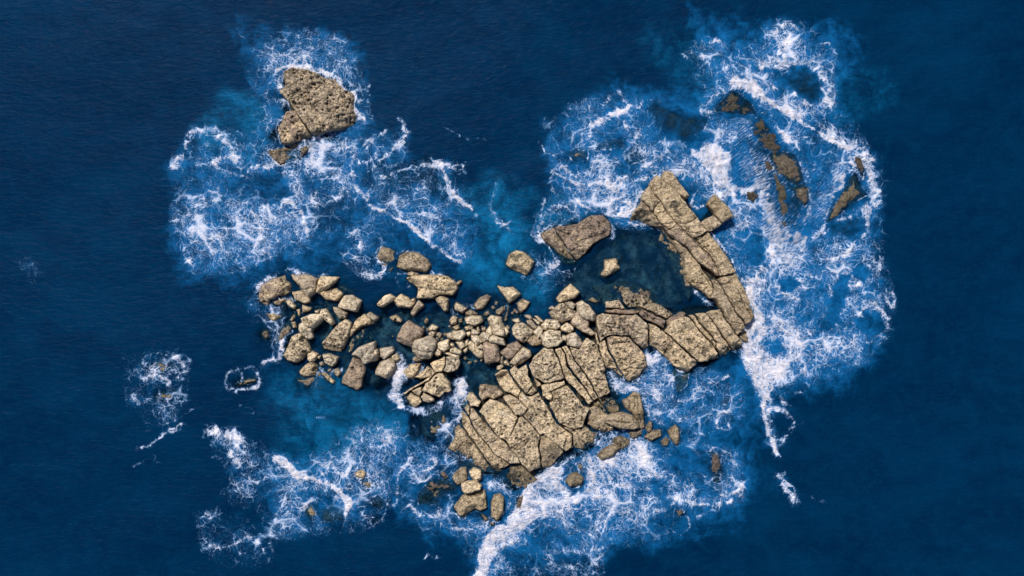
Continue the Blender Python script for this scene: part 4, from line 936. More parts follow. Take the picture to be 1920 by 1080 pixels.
# ------------------------------------------------------------------ the surf: where foam lies (plan units). "strength width : line" / "P strength soft : outline" / "E strength : cx,cy rx,ry"
FOAM = """
P .36 16 : 328,310 400,240 500,265 620,250 700,260 760,250 750,300 850,310 890,400 880,480 760,420 660,420 580,460 500,490 380,505 330,440
P .34 14 : 470,90 540,55 640,70 680,130 690,230 600,270 480,260
P .36 14 : 1030,260 1090,190 1200,185 1300,220 1330,300 1260,330 1200,350 1090,400 1010,430 1040,340
P .33 14 : 1290,90 1400,80 1450,40 1500,45 1555,90 1570,200 1640,290 1650,400 1655,480 1670,560 1665,625 1600,690 1500,730 1440,740 1400,640 1400,540 1350,440 1370,350 1330,220
P .40 14 : 1140,690 1260,650 1390,730 1390,800 1260,810 1390,850 1390,940 1270,960 1130,1000 1000,1085 890,1085 960,960 1060,860 1200,800
P .36 14 : 395,815 480,830 560,870 680,800 770,800 840,860 900,900 900,1010 800,990 740,930 690,990 560,1000 480,940
P .30 12 : 365,960 420,960 510,1000 510,1060 400,1050
P .30 12 : 235,680 290,655 355,680 350,760 280,800 240,750
P .50 9 : 482,100 520,68 580,54 640,78 668,112 666,160 640,135 560,120 530,126 505,150 485,140
.95 4 : 520,135 528,126 545,122 560,125 578,128 592,136 605,134 622,138
.8 6 : 600,130 618,142 632,152 642,162 652,166
.8 5 : 512,152 522,158 528,150 521,165
.85 5 : 512,182 522,186 532,190 527,196
.6 3 : 500,150 505,165 500,178 508,192
1.1 3.2 : 661,172 662,185 661,200 666,212 674,218 680,222
.6 3 : 690,160 686,175 678,185 672,190
.55 3 : 692,180 684,195 690,210 697,222
.75 3 : 672,222 655,232 640,240 620,248 600,255 585,262
P .42 10 : 480,150 500,165 508,200 515,230 498,262 480,240 488,200
.5 2 : 560,70 566,100 570,120
.5 2 : 600,62 596,90 588,118
.5 2 : 545,80 552,105 556,120
.55 2 : 580,60 584,90 582,118
.55 2 : 625,85 612,110 600,125
.5 2 : 650,100 635,122 625,135
.45 2 : 655,130 645,148 640,156
.75 6 : 328,309 338,292 346,275 352,258 366,245
.6 8 : 366,245 395,250 412,262 430,276 441,291
.55 8 : 372,275 388,285 380,270 395,278
.75 5 : 400,306 415,295 430,288 438,300
.65 4 : 400,310 425,322 450,328 466,322
.75 3 : 464,323 472,314 482,312 500,315 522,309
.75 2 : 490,289 505,303 522,310
.6 1.6 : 497,288 512,300 522,308
.45 3 : 350,342 360,322 368,305
.5 2.5 : 347,330 353,350 372,362 390,376 402,376
.45 2 : 375,345 392,360 400,375
.45 2 : 420,330 408,350 400,372
.35 2 : 385,325 392,345 398,358
P .46 12 : 330,345 360,330 420,345 470,380 420,400 370,400 340,390
P .52 14 : 322,390 360,380 430,385 520,372 560,388 578,430 560,470 500,480 450,505 400,515 365,505 340,470
P .52 10 : 440,385 520,372 548,380 575,425 570,450 520,440 480,430
.95 4 : 536,377 550,384 562,394 572,410 577,432
.6 5 : 345,470 352,490 360,500
.5 5 : 350,440 365,455 380,480
.55 4 : 380,430 400,440 420,430 440,440
P .55 10 : 500,275 560,258 620,252 662,262 662,330 650,390 610,400 560,380 520,340
.6 5 : 560,270 590,290 575,320 600,330
.55 3 : 540,340 545,360 535,375
.6 4 : 612,330 622,345 620,370 628,385
P .48 8 : 620,360 660,375 650,405 600,410 590,390
P .5 6 : 660,262 672,285 675,310 662,300
.72 3 : 680,276 690,265 701,258 716,248 722,244
.75 3.5 : 744,223 755,232 762,250 758,264 746,271
.75 3 : 746,271 736,285 720,297 704,311
.65 5 : 661,294 670,304 690,305 705,295 714,280
.6 2.5 : 700,262 690,275 683,288
.75 4 : 662,304 662,330 667,352 680,371 690,366
.5 3 : 664,308 672,325 676,345
.5 2 : 690,320 720,315 745,310
.8 3 : 716,332 735,325 755,317 780,313 800,309 826,306
.55 6 : 780,316 800,310 825,308
.6 2 : 806,296 812,304 828,300
.9 4 : 828,306 845,312 858,320 870,322 872,312 858,310 845,314
.95 2.8 : 827,309 835,325 843,345 848,360 860,373 875,388 890,404
.6 5 : 842,350 850,362 862,376
.9 3.2 : 688,374 700,388 718,395 740,407 760,415 780,432 800,450 820,465 840,478 864,490
P .55 7 : 688,372 700,350 740,362 770,360 800,352 812,380 830,410 850,440 878,480 850,482 800,448 760,412 720,394
.6 4 : 690,372 692,358 702,345 716,340
.6 4 : 770,358 785,356 795,350 800,360
.45 1.6 : 836,240 850,248 864,253 885,262 910,265
.3 4 : 930,335 928,365 922,382
.55 3 : 918,384 926,398 930,415 944,423
.45 3 : 944,423 970,411 985,408
.45 4 : 978,424 1000,440 1014,450
.4 5 : 925,400 950,430 965,440
P .42 14 : 640,430 690,425 735,440 700,470 722,500 690,520 650,490
.6 4 : 652,440 668,430 680,440
.6 6 : 668,445 678,465 670,480 690,490
.7 5 : 682,512 700,518 716,514 722,500 714,490
.55 3 : 650,470 645,490 655,500
.4 1.6 : 1076,205 1086,192 1100,186 1116,185
P .5 9 : 1068,195 1090,188 1120,195 1120,220 1100,245 1075,240
P .35 9 : 1022,225 1060,215 1050,240 1028,240
.95 4.5 : 1110,236 1118,230 1132,225 1146,215 1160,208 1175,206 1185,197
.55 5 : 1132,196 1146,180 1160,172 1168,180 1176,192
.62 3.5 : 1186,198 1200,203 1206,190 1222,188 1240,196 1260,206 1280,215 1292,222
.4 1.4 : 1200,206 1220,214 1236,226
.6 3 : 1016,270 1022,285 1040,291 1060,285 1076,275 1090,265 1088,248
P .52 12 : 1100,245 1160,240 1190,255 1240,270 1260,290 1220,320 1160,340 1100,330 1080,300
.6 4 : 1105,255 1115,270 1130,275 1140,262
.6 3 : 1170,225 1175,250 1190,260 1200,245
.6 3 : 1190,280 1215,290 1228,285 1240,292
.7 3 : 1060,312 1045,310 1035,318 1048,328 1070,336 1090,344 1112,346
.6 3 : 1048,300 1060,318 1080,330
.5 4 : 1035,318 1032,340 1042,365
P .55 10 : 1095,285 1130,290 1140,330 1110,340 1090,325
P .70 9 : 1085,346 1130,336 1165,338 1200,350 1205,362 1192,380 1183,402 1150,406 1120,388 1095,368
.9 7 : 1120,342 1135,340 1142,350 1155,352
.8 6 : 1130,365 1150,375 1170,370 1180,385
.95 6 : 1165,402 1182,398 1194,380 1205,360
.85 4 : 1166,348 1178,328 1198,315 1218,304
.6 5 : 1178,340 1200,335 1220,330 1235,332
P .5 8 : 1180,330 1230,300 1290,295 1290,340 1240,330 1200,345
.7 2.5 : 1066,352 1076,370 1090,384 1112,395 1130,400 1148,406
.55 5 : 1010,432 1018,405 1034,392 1060,385
P .45 10 : 1012,430 1020,395 1060,378 1100,395 1080,410 1040,418
.5 3 : 1000,435 1010,400 1020,385 1022,370
.75 3 : 1012,440 1024,428 1042,418 1062,412 1082,404
.7 2.5 : 1010,442 1022,456 1034,472 1046,492
1.0 4 : 1030,502 1040,498 1048,492
.75 2.5 : 1044,432 1052,446 1060,462 1066,474
.6 5 : 1140,440 1150,445 1148,425 1160,418
.7 3.5 : 1180,416 1200,422 1215,418 1228,420 1236,428
P .45 8 : 1150,405 1185,412 1225,425 1190,430 1160,425
.4 8 : 1015,490 1040,510 1060,515 1085,500
P .35 12 : 995,470 1040,490 1060,520 1020,545 985,520
P 1.15 5 : 1297,266 1310,258 1330,268 1352,280 1368,290 1369,322 1372,340 1386,350 1412,348 1408,362 1390,362 1360,352 1345,345 1336,325 1326,306 1304,288
.9 6 : 1405,352 1418,350 1424,345
.75 6 : 1386,370 1362,360 1345,354 1338,340
.8 6 : 1300,285 1298,270 1310,262
P .62 8 : 1280,290 1325,305 1345,350 1360,372 1330,380 1315,350 1295,330
P .5 10 : 1270,300 1300,330 1310,380 1290,360 1270,330
.7 3 : 1300,362 1296,385 1310,392 1325,384
.75 3 : 1338,374 1350,380 1352,360
P .55 10 : 1320,230 1380,215 1440,240 1450,270 1440,330 1425,345 1372,340 1368,290 1330,265
P .40 10 : 1420,300 1480,280 1505,330 1520,380 1500,430 1450,430 1430,370
.55 2 : 1372,295 1385,288 1400,292 1410,300 1412,315
P .52 10 : 1440,60 1470,42 1496,48 1498,85 1480,110 1440,120 1445,90
.7 4 : 1452,58 1468,44 1484,40 1494,50
.85 10 : 1475,78 1462,95 1470,110 1452,118
P .5 9 : 1490,75 1530,80 1550,110 1520,120 1490,110
.8 2 : 1538,84 1546,81 1553,83
.85 12 : 1436,122 1456,116 1470,128 1448,130
.9 5 : 1468,128 1490,121 1512,128
P .66 8 : 1470,112 1520,108 1550,130 1566,165 1562,195 1545,212 1520,212 1545,190 1540,150 1520,132 1490,126
.75 6 : 1520,128 1542,142 1552,165 1552,185
.55 2 : 1488,152 1478,160 1480,172
P .45 12 : 1296,90 1330,72 1360,85 1400,95 1430,110 1400,140 1350,150 1320,130
.5 3 : 1312,102 1325,120 1335,135
.55 3 : 1334,80 1345,70 1352,82
.5 3 : 1352,110 1362,130 1372,140
.5 3 : 1378,88 1395,100 1420,100
.45 4 : 1282,100 1298,110 1300,98
.55 3 : 1410,118 1395,140 1372,150
P .5 10 : 1322,160 1360,150 1372,162 1345,190 1322,200
.6 4 : 1312,205 1325,212 1338,210
1.0 10 : 1374,154 1392,156 1410,162 1418,170
.95 7 : 1396,176 1410,172 1420,170 1430,180
1.1 3.4 : 1400,168 1430,180 1460,198 1490,218 1520,238 1550,256 1575,270 1592,278
.85 9 : 1555,250 1575,264 1592,275
P .72 6 : 1450,190 1500,210 1535,228 1580,248 1612,275 1632,300 1620,310 1592,280 1550,254 1500,222
.9 4.5 : 1450,162 1462,163 1478,168 1498,178 1512,190 1516,196
P .58 7 : 1440,190 1470,175 1510,198 1520,215 1500,220 1470,205
P .58 9 : 1405,180 1425,190 1450,215 1460,240 1480,260 1500,262 1480,275 1450,250 1420,215
.85 3 : 1452,262 1470,266 1485,265 1500,258 1508,258
.8 3 : 1458,240 1468,252 1480,262
P .45 8 : 1460,205 1490,225 1530,250 1580,285 1590,320 1560,340 1510,300 1490,260
.85 8 : 1602,262 1622,276 1638,300
.9 7 : 1625,285 1630,310 1632,335 1640,355
.75 9 : 1640,340 1648,360 1642,382 1626,392
.7 5 : 1620,392 1628,415 1630,435 1618,445
.75 3 : 1544,438 1560,425 1580,412 1600,402 1606,396
.7 3 : 1604,396 1612,412 1616,425
.8 7 : 1592,296 1602,312 1598,326 1580,334
.65 6 : 1570,330 1585,345 1570,360 1560,385
.7 4 : 1602,320 1592,340 1578,362 1562,385 1546,412
P .52 10 : 1505,300 1560,320 1600,330 1570,380 1545,420 1520,410 1525,360
.7 3.5 : 1492,268 1498,290 1502,312 1508,335 1518,352 1522,372 1516,395 1508,420
.6 6 : 1505,310 1515,335 1525,360
.85 4 : 1522,438 1540,434 1545,428
P .55 12 : 1400,150 1560,100 1560,210 1440,180
.85 10 : 1430,346 1438,366 1444,390 1450,415
.8 11 : 1432,365 1440,400 1452,432 1466,456
.9 11 : 1446,452 1470,440 1492,444 1502,455
.8 5 : 1502,450 1520,444 1540,436
.85 14 : 1458,450 1448,480 1428,508 1412,530 1406,556
P .70 10 : 1425,430 1500,440 1505,470 1480,500 1450,520 1440,560 1480,600 1500,640 1520,700 1480,720 1440,720 1410,690 1400,650 1410,600 1400,540 1420,505 1440,480
1.05 4.5 : 1400,528 1406,548 1412,568 1420,590 1424,602
1.1 8 : 1408,620 1416,612 1428,618 1424,632
1.1 10 : 1402,652 1412,648 1424,660 1416,676
P .95 6 : 1400,640 1440,660 1480,672 1475,700 1445,720 1438,745 1420,735 1404,700 1396,672
.95 8 : 1410,700 1422,725 1434,745
.8 8 : 1448,690 1472,682 1480,668
1.05 4 : 1431,748 1433,775 1440,800 1448,826 1456,850
.6 5 : 1440,770 1446,800 1450,815
.8 2 : 1459,855 1462,858
P .54 14 : 1480,480 1540,455 1620,445 1655,470 1640,530 1600,545 1660,555 1620,580 1660,610 1640,640 1600,640 1630,660 1610,682 1560,680 1500,690 1470,640 1460,580 1455,520
P .66 10 : 1500,620 1560,640 1600,645 1560,660 1500,670
.85 4 : 1602,440 1596,462 1582,478 1566,482 1552,486
.6 3 : 1588,458 1590,472
.7 4.5 : 1635,450 1652,472 1652,495 1640,518 1622,534 1600,540 1588,530 1590,515
.75 2.5 : 1450,530 1462,545 1480,552 1492,560
.75 2.5 : 1482,520 1492,530 1510,532
.7 3 : 1500,592 1512,580 1528,580 1540,590 1555,598 1565,592 1575,580
.75 5 : 1600,602 1608,590 1624,576 1634,572 1650,584 1664,600 1660,614 1644,622 1630,618
.75 3 : 1664,546 1674,548 1679,562 1672,575 1664,570 1662,556
.5 3 : 1620,552 1640,555 1658,553
.65 1.8 : 1615,640 1634,642 1647,641 1648,634
P .52 7 : 1580,655 1610,650 1616,670 1600,684 1572,678
.5 3 : 1530,690 1550,682 1565,692 1588,700
.5 2.5 : 1470,715 1490,710 1510,716 1516,725 1505,735 1480,735
.6 3.5 : 1466,745 1470,758 1480,758
.7 3.5 : 1446,768 1468,768 1480,782 1488,795 1496,798 1486,808
.65 4 : 1450,822 1465,825 1478,818
.8 5 : 1460,893 1466,902 1472,918 1482,930 1490,939
.7 3 : 1470,886 1465,894 1476,905 1488,916 1490,928
.35 2 : 1520,930 1528,942 1545,943
.4 2 : 1570,590 1560,610
P .45 9 : 1330,850 1352,842 1378,862 1386,890 1370,900 1360,870 1345,855
.7 3 : 1326,850 1338,840 1352,842 1368,854 1378,870
.6 2.2 : 1327,852 1326,880 1322,902
.75 3.5 : 1339,912 1345,924 1362,928 1384,918 1390,912
.7 4.5 : 1282,938 1308,946 1340,947 1370,940 1388,926
P .52 10 : 1200,880 1260,885 1310,890 1340,920 1388,900 1392,930 1340,952 1290,945 1240,935
.6 2.5 : 1300,910 1296,925 1305,935 1320,930
.6 2.5 : 1216,890 1228,885 1236,900 1248,912
.8 4 : 1230,955 1248,957 1262,946 1270,935
.65 2 : 1266,958 1263,975 1255,990 1264,1002 1278,1003 1294,990 1292,975 1284,962
.4 2 : 1310,970 1325,962
.85 3.5 : 1343,776 1356,772 1370,773
.6 2.5 : 1345,760 1350,772 1340,790 1345,805 1362,808 1366,795
.4 2 : 1300,812 1320,814 1340,810
P .46 12 : 1180,720 1240,690 1300,700 1340,710 1330,735 1260,760 1210,800 1190,760
.8 4 : 1272,752 1285,750 1300,740 1312,732
.65 3 : 1312,730 1330,722 1350,714 1368,705
.65 2.5 : 1228,732 1240,752 1248,760
P .62 8 : 1142,700 1160,715 1192,722 1215,700 1215,665 1230,658 1255,672 1262,710 1240,740 1210,735 1190,740 1165,745 1150,730
.7 3 : 1145,705 1155,725 1175,738 1192,730
.7 4 : 1215,668 1230,672 1245,690 1258,705
.75 6 : 1206,745 1213,765 1222,785 1240,795
P .4 10 : 1215,780 1300,770 1310,800 1260,815 1290,840 1240,850 1220,820
P .66 10 : 1130,830 1185,812 1225,830 1225,870 1180,890 1120,870
.85 9 : 1190,815 1196,840 1208,860 1225,868
.75 8 : 1100,862 1110,885 1120,905 1118,930
.7 6 : 1125,870 1140,890 1150,910 1180,910
P .62 12 : 1090,850 1160,870 1230,880 1262,910 1230,950 1200,990 1120,990 1060,985 1060,940 1090,910
.7 3 : 1100,820 1125,815 1145,808 1170,808
P .6 6 : 1095,825 1120,812 1170,808 1150,822 1110,832
1.05 6 : 897,1082 902,1050 910,1020 926,998 946,978 968,962
P 1.05 6 : 895,1085 903,1040 912,1008 940,990 968,962 985,945 1005,958 1010,968 985,985 962,1000 950,1008 925,1020 920,1055 915,1085
1.0 6 : 968,962 984,936 992,912 1008,897 1030,886 1050,884
P .82 7 : 975,950 990,912 1012,896 1052,884 1062,896 1045,905 1080,945 1060,975 1030,965 1000,980
.95 7 : 1038,900 1052,915 1068,932 1080,942
.95 5 : 1060,952 1076,960 1090,955 1092,948
.7 10 : 925,1030 945,1020 965,1015
P .55 12 : 915,1000 990,985 1060,985 1080,1010 1000,1010 960,1030 945,1080 915,1085
P .50 12 : 1020,1000 1080,1005 1130,1030 1130,1090 1010,1090
.55 5 : 1040,1020 1060,1030 1050,1050 1070,1060
.6 3 : 1105,1002 1118,1008
.5 2 : 1080,1036 1100,1030 1130,1028
P .38 14 : 1060,990 1240,985 1250,1010 1100,1030
.55 3 : 1046,886 1055,868 1070,856 1085,858 1095,866
.75 4 : 1100,860 1105,880 1112,905 1104,918
P .50 10 : 760,840 800,830 830,850 850,872 870,880 900,900 870,890 830,880 800,900 770,905 760,880
.85 5 : 812,862 815,872 806,880
.85 2.4 : 776,906 790,902 806,898 814,888
.65 3 : 745,942 747,910 750,890 760,872 768,860
.7 3 : 770,946 788,962 808,968 816,966
.6 3 : 818,968 826,982 850,990 872,990
.8 2.8 : 824,936 820,950 821,965
.75 2.8 : 832,926 845,926 848,938 846,950
P .5 8 : 828,930 848,928 845,955 858,985 830,985 820,960
P .55 9 : 868,960 910,965 915,990 900,1010 870,1000
P .66 8 : 905,890 925,882 945,900 960,930 945,950 925,930 908,915
.6 3 : 935,905 950,925 955,945 945,955
P .40 10 : 880,985 905,1005 895,1060 875,1030
.95 7 : 392,812 402,808 420,812 438,814 450,826
P .62 8 : 394,812 440,812 475,835 470,850 455,868 440,845 400,832
.85 7 : 436,850 446,862 453,872 446,872
P .48 10 : 430,870 490,860 505,880 480,900 500,920 460,930 435,910
.6 4 : 450,885 470,895 490,905 500,890
.5 3 : 400,856 415,862 425,880
1.0 5.5 : 518,858 530,861 542,872 552,884 562,892
1.0 5 : 562,890 580,894 595,900 612,905 628,914 640,925 650,937 656,946
.95 4 : 656,942 652,958 648,966
P .55 8 : 520,865 560,885 620,908 650,940 620,930 580,920 545,900
.8 5 : 572,944 590,936 605,932 620,930 635,934
P .5 12 : 500,900 560,895 580,940 550,990 510,1000 490,960
P .5 12 : 588,855 650,845 690,800 740,795 752,850 735,920 700,930 650,925 610,890
P .52 10 : 668,800 720,792 740,830 720,880 690,900 668,860
.6 3 : 600,868 630,880 645,890 655,880
.6 3 : 600,882 615,900 630,910
.65 3 : 755,868 750,888 745,905 738,920
.6 3 : 736,922 722,940 728,955 735,948
.65 3 : 740,945 722,958 715,975 700,985 690,975
.6 2.5 : 660,950 680,958 690,970
P .38 10 : 520,975 580,965 600,990 560,1005 520,1010
.5 3 : 374,972 386,962 398,966 392,978
P .36 9 : 370,980 385,985 400,1025 380,1030 370,1010
.5 3.5 : 392,1022 415,1026 440,1022 448,1040
.55 3.5 : 440,1022 450,1010 468,1005 482,1012 495,1030
.5 3 : 508,1018 510,1035 506,1050
P .36 9 : 420,920 450,900 470,945 460,960 430,940
.55 3 : 800,1045 806,1042 815,1048 826,1044
.6 2.2 : 269,690 272,672 284,664 300,662 318,670
P .52 9 : 265,700 290,685 330,665 356,688 345,712 300,708 275,715
.8 5 : 268,714 285,708 300,706 316,718
.75 6 : 328,668 345,680 350,695 338,710
.5 3 : 240,712 246,695 256,692 265,702
.6 4 : 252,738 258,755 272,757 282,748
P .4 7 : 250,730 290,712 285,735 265,755
P .44 8 : 296,745 335,750 330,790 300,785
.65 2.6 : 297,792 308,797 322,792
.9 3.2 : 322,806 332,802 343,793
.7 2.6 : 258,841 280,834 298,824 315,814 335,806
.55 1.8 : 330,790 345,778 365,765
.4 2 : 290,850 292,865 305,868
.4 2 : 270,868 250,872
.6 3 : 428,722 424,708 430,698 446,690
.75 4 : 430,726 445,732 462,730 478,726 488,716 486,700
.55 2.5 : 456,712 452,698 460,690 474,690 484,700
.5 2 : 452,760 470,765 472,775
.95 5 : 496,681 510,677 522,670 528,655 532,640
P .5 7 : 500,560 530,565 535,600 528,640 515,650 505,610
.8 5 : 482,545 486,532 500,524 516,520
.65 4 : 536,508 548,503 560,515
.75 4 : 556,514 568,512 582,514
.8 3 : 592,522 600,518 612,514
.6 3 : 512,560 535,558 552,566
.6 2 : 545,620 532,634 525,650
.55 2.5 : 495,600 505,612 515,618 524,628
P .4 9 : 462,560 490,555 500,600 475,600
P 1.0 5 : 738,658 752,668 765,700 758,712 748,735 756,752 748,762 735,740 740,712 736,690
.85 6 : 740,705 742,725 738,745 752,758
.95 6 : 758,705 770,700 790,694
.95 7 : 864,715 866,735 860,750
P .75 7 : 868,720 855,705 845,730 820,755 795,768 760,770 800,775 840,760 860,780 870,760
.6 4 : 750,745 755,765 775,772
.9 5 : 858,755 864,775 856,790
.6 5 : 835,790 845,800 840,815
P .55 7 : 818,790 850,785 848,820 825,830
P .45 8 : 890,790 920,795 915,812 892,808
.5 2.5 : 905,812 935,830 945,842 958,862 972,880
.55 2.5 : 855,820 880,845 895,860
.6 2.6 : 925,820 940,832 960,855 978,868 990,860
P .55 6 : 820,830 870,850 890,865 845,868 830,855
P .5 8 : 975,855 1010,850 1020,862 985,875 960,870
.75 3 : 1293,528 1300,538 1308,550 1318,558 1330,568
.55 5 : 1310,552 1326,566 1335,570
.4 1.5 : 1352,588 1360,598 1368,612
.5 5 : 1352,512 1366,516 1378,510 1360,520
.7 3 : 1380,510 1392,530 1402,548 1408,565
.5 4 : 1390,600 1396,625 1404,650
P .58 10 : 1345,415 1385,385 1430,400 1430,460 1412,520 1388,500 1365,460
.75 2.5 : 1332,437 1350,458 1372,485 1385,506
.7 3 : 1342,372 1352,378 1365,388 1380,400
P .45 10 : 1370,360 1420,380 1420,430 1380,410
.3 2 : 1395,62 1398,68
.5 2 : 742,520 748,535
.9 3 : 808,516 825,512 840,518 850,526
.6 3 : 762,526 766,534
.7 2.5 : 747,472 760,468 775,470 790,476
.6 3 : 704,480 708,470 716,466
.5 3.5 : 845,580 850,595 860,590
.5 4 : 870,572 880,580 895,578
.45 3 : 935,590 950,575
.6 2.5 : 765,478 745,500 760,510 745,512
.35 1.5 : 985,485 1005,478
.4 3 : 580,690 590,702 606,690
.5 3.5 : 600,690 620,700 640,690
P .35 8 : 570,700 600,705 590,725 565,715
.35 2.5 : 595,782 610,786
.3 2 : 553,794 570,796
P .3 8 : 30,490 60,480 80,510 60,525
.3 2 : 404,95 412,96
.35 1.6 : 450,66 457,70
.35 1.4 : 1630,44 1635,45
"""
# stronger tinted water: outline, strength, softness
AERATED = [
 ("330,330 480,300 660,260 760,300 880,470 700,490 360,510", 0.38, 32), ("480,60 660,60 700,220 500,270", 0.33, 20),
 ("1060,190 1300,190 1340,420 1060,420 1010,330", 0.45, 20), ("1280,230 1440,200 1630,330 1620,660 1400,720 1360,400", 0.57, 20),
 ("1320,60 1560,50 1570,220 1400,240 1320,190", 0.48, 20), ("1140,690 1390,700 1380,960 900,1080 880,900", 0.43, 24),
 ("740,780 880,840 920,1000 780,990", 0.33, 16), ("500,860 760,780 740,960 520,1000", 0.29, 20), ("880,820 1060,880 900,1080", 0.45, 16),
 ("1360,420 1430,380 1440,520 1390,560", 0.39, 16), ("1320,650 1400,660 1430,800 1320,830", 0.39, 20),
]
TURQ = [
 ("560,720 660,720 760,760 790,830 700,800 600,870 530,840 520,770", .40, 30), ("640,740 740,750 760,800 660,800", .34, 22),
 ("890,330 950,340 960,420 1010,470 980,510 920,500 900,430", .50, 28), ("920,430 1010,440 1010,470 940,470", .35, 16),
 ("400,185 500,190 510,270 440,270 390,230", .44, 22), ("1210,90 1330,90 1330,200 1250,190", .30, 24),
 ("1560,165 1640,160 1650,215 1590,240 1565,210", .30, 18), ("1010,385 1060,375 1100,395 1020,430", .45, 10),
 ("850,400 960,440 970,560 880,540", .32, 25), ("980,545 1050,535 1040,580 1000,580", .3, 14), ("1260,760 1370,730 1340,830 1250,830", .22, 25),
 ("1608,495 1640,490 1630,525 1600,520", .22, 8), ("1600,600 1650,595 1650,620 1610,625", .2, 8), ("670,440 860,490 820,540 640,560", .18, 35),
 ("880,1010 1000,1020 1000,1080 900,1080", .22, 20), ("1330,560 1340,300 1420,250 1440,330", .15, 20), ("400,620 560,690 520,760 420,700", .12, 35),
]
# clear sheltered water: outline, clearness, depth of the bed, softness
CLEAR = [
 ("1120,450 1180,425 1235,430 1270,490 1300,540 1260,580 1165,540 1120,580 1060,540 1080,505", .62, 1.8, 18),
 ("1128,535 1165,530 1170,560 1135,570", .72, 1.0, 8), ("1190,540 1260,575 1240,585 1190,560", .6, .9, 9), ("1235,430 1275,490 1285,530 1262,470", .55, 1.0, 9),
 ("560,580 640,555 700,600 760,580 900,600 1000,600 1030,640 960,690 880,690 760,690 640,710 600,660", .72, 1.3, 16),
 ("690,590 760,600 740,670 690,650", .6, 1.1, 12), ("830,690 960,660 950,700 900,740 860,720", .72, 1.1, 8),
 ("790,770 850,770 840,830 790,820", .72, .9, 12), ("640,730 700,720 760,740 740,800 660,800", .16, 3.5, 25),
 ("1090,760 1160,750 1180,800 1120,830 1080,850", .6, .8, 10), ("960,880 1020,880 1010,915 960,925", .65, .7, 8),
 ("540,520 640,545 640,580 560,600 500,600", .3, 2.2, 14), ("900,560 960,560 960,600 900,600", .5, 1.3, 10),
]
STREAK = [("1372,230 1412,215 1470,280 1505,330 1520,385 1500,440 1440,440 1428,350 1372,340", 1.0, 10), ("1340,190 1380,165 1410,205 1400,222", .9, 5), ("1520,360 1600,330 1560,410 1520,420", .5, 10)]
# sheltered water without air in it
CALM = [("640,525 700,515 760,530 770,560 700,570 650,560", .8, 16), ("570,590 680,560 800,590 1000,600 1040,640 960,690 700,690 600,660", .85, 18), ("1080,490 1180,425 1240,430 1300,540 1200,545 1120,570 1060,530", .9, 14),
        ("845,670 950,660 940,710 880,740", .9, 10), ("560,380 640,390 620,430 590,430", .5, 14), ("1090,800 1160,760 1150,830", .7, 10), ("790,770 850,770 840,830 790,820", .6, 12),
        ("700,300 800,320 850,370 790,350 700,340", .4, 14), ("380,640 480,690 500,780 400,800 350,720", .5, 30)]
# open water and wet rock between the foam
HOLES = [("1486,136 1512,132 1536,150 1542,175 1520,190 1495,178 1480,158", .85, 6), ("1440,140 1475,138 1480,165 1455,172", .6, 6), ("1542,600 1556,560 1572,520 1588,522 1580,565 1562,605 1550,615", .85, 6),
         ("1605,600 1622,586 1645,594 1650,610 1630,616", .85, 5), ("1600,505 1622,492 1632,505 1618,528 1602,524", .8, 5), ("1456,524 1472,518 1490,530 1482,542 1462,538", .9, 4),
         ("1385,440 1412,425 1428,450 1415,490 1395,480", .55, 8), ("1440,640 1460,635 1470,650 1450,658", .6, 5), ("1500,540 1530,535 1550,560 1520,590 1490,570", .45, 8), ("1500,280 1545,275 1575,300 1560,330 1520,320", .35, 8),
         ("1500,220 1520,222 1540,240 1510,235", .4, 5), ("1345,190 1372,166 1398,180 1412,205 1405,215 1350,212", .75, 4), ("1406,222 1425,220 1450,246 1466,278 1450,292 1425,270", .7, 5),
         ("1485,352 1505,345 1520,357 1516,386 1505,386", .95, 3), ("1470,290 1492,293 1507,335 1495,347 1480,330", .85, 5), ("1603,320 1626,365 1600,380 1550,420 1575,370 1592,345", .9, 3),
         ("1556,424 1608,410 1622,432 1590,446", .7, 5), ("1130,250 1165,240 1180,262 1150,285 1130,275", .5, 8), ("1170,285 1205,290 1200,310 1165,305", .5, 7), ("1060,285 1105,290 1100,320 1075,325", .55, 8),
         ("1215,200 1290,222 1320,225 1300,270 1250,260", .8, 6), ("1280,355 1300,345 1298,365 1285,375", .5, 4), ("1208,790 1235,770 1260,800 1240,830 1215,815", .35, 8), ("1270,840 1310,850 1320,890 1290,900 1260,870", .6, 9),
         ("1225,905 1250,912 1245,940 1225,930", .6, 5), ("1300,905 1330,905 1335,925 1310,930", .4, 5), ("1000,1000 1060,990 1070,1010 1010,1020", .5, 8), ("1040,1040 1080,1045 1070,1060 1040,1060", .6, 6),
         ("940,1040 1000,1030 1010,1060 960,1075", .5, 9), ("1058,900 1072,892 1092,893 1096,905 1078,918 1062,912", .8, 4), ("905,880 930,880 930,895 905,895", .3, 5), ("500,170 520,165 530,200 515,215", .4, 6),
         ("350,320 400,330 440,345 430,370 400,350 365,345", .4, 9), ("470,340 520,330 530,360 490,375", .7, 8), ("570,350 600,340 620,360 600,385", .45, 8), ("600,400 640,385 650,420 615,425", .5, 9),
         ("430,880 450,880 455,900 435,905", .4, 6), ("480,915 520,905 530,930 500,950", .5, 8), ("590,915 620,925 640,950 600,950", .4, 6), ("1180,760 1215,765 1220,790 1195,790", .2, 6),
         ("1130,745 1180,735 1215,790 1200,810 1130,800 1100,770", .85, 5), ("1260,690 1290,705 1285,726 1268,736", .6, 4), ("880,880 910,885 905,920 880,915", .5, 5), ("845,920 905,920 910,965 870,970 850,955", .55, 5), ("918,928 946,930 944,978 922,975", .7, 4),
         ("785,905 860,905 845,935 820,950 786,948", .6, 5)]
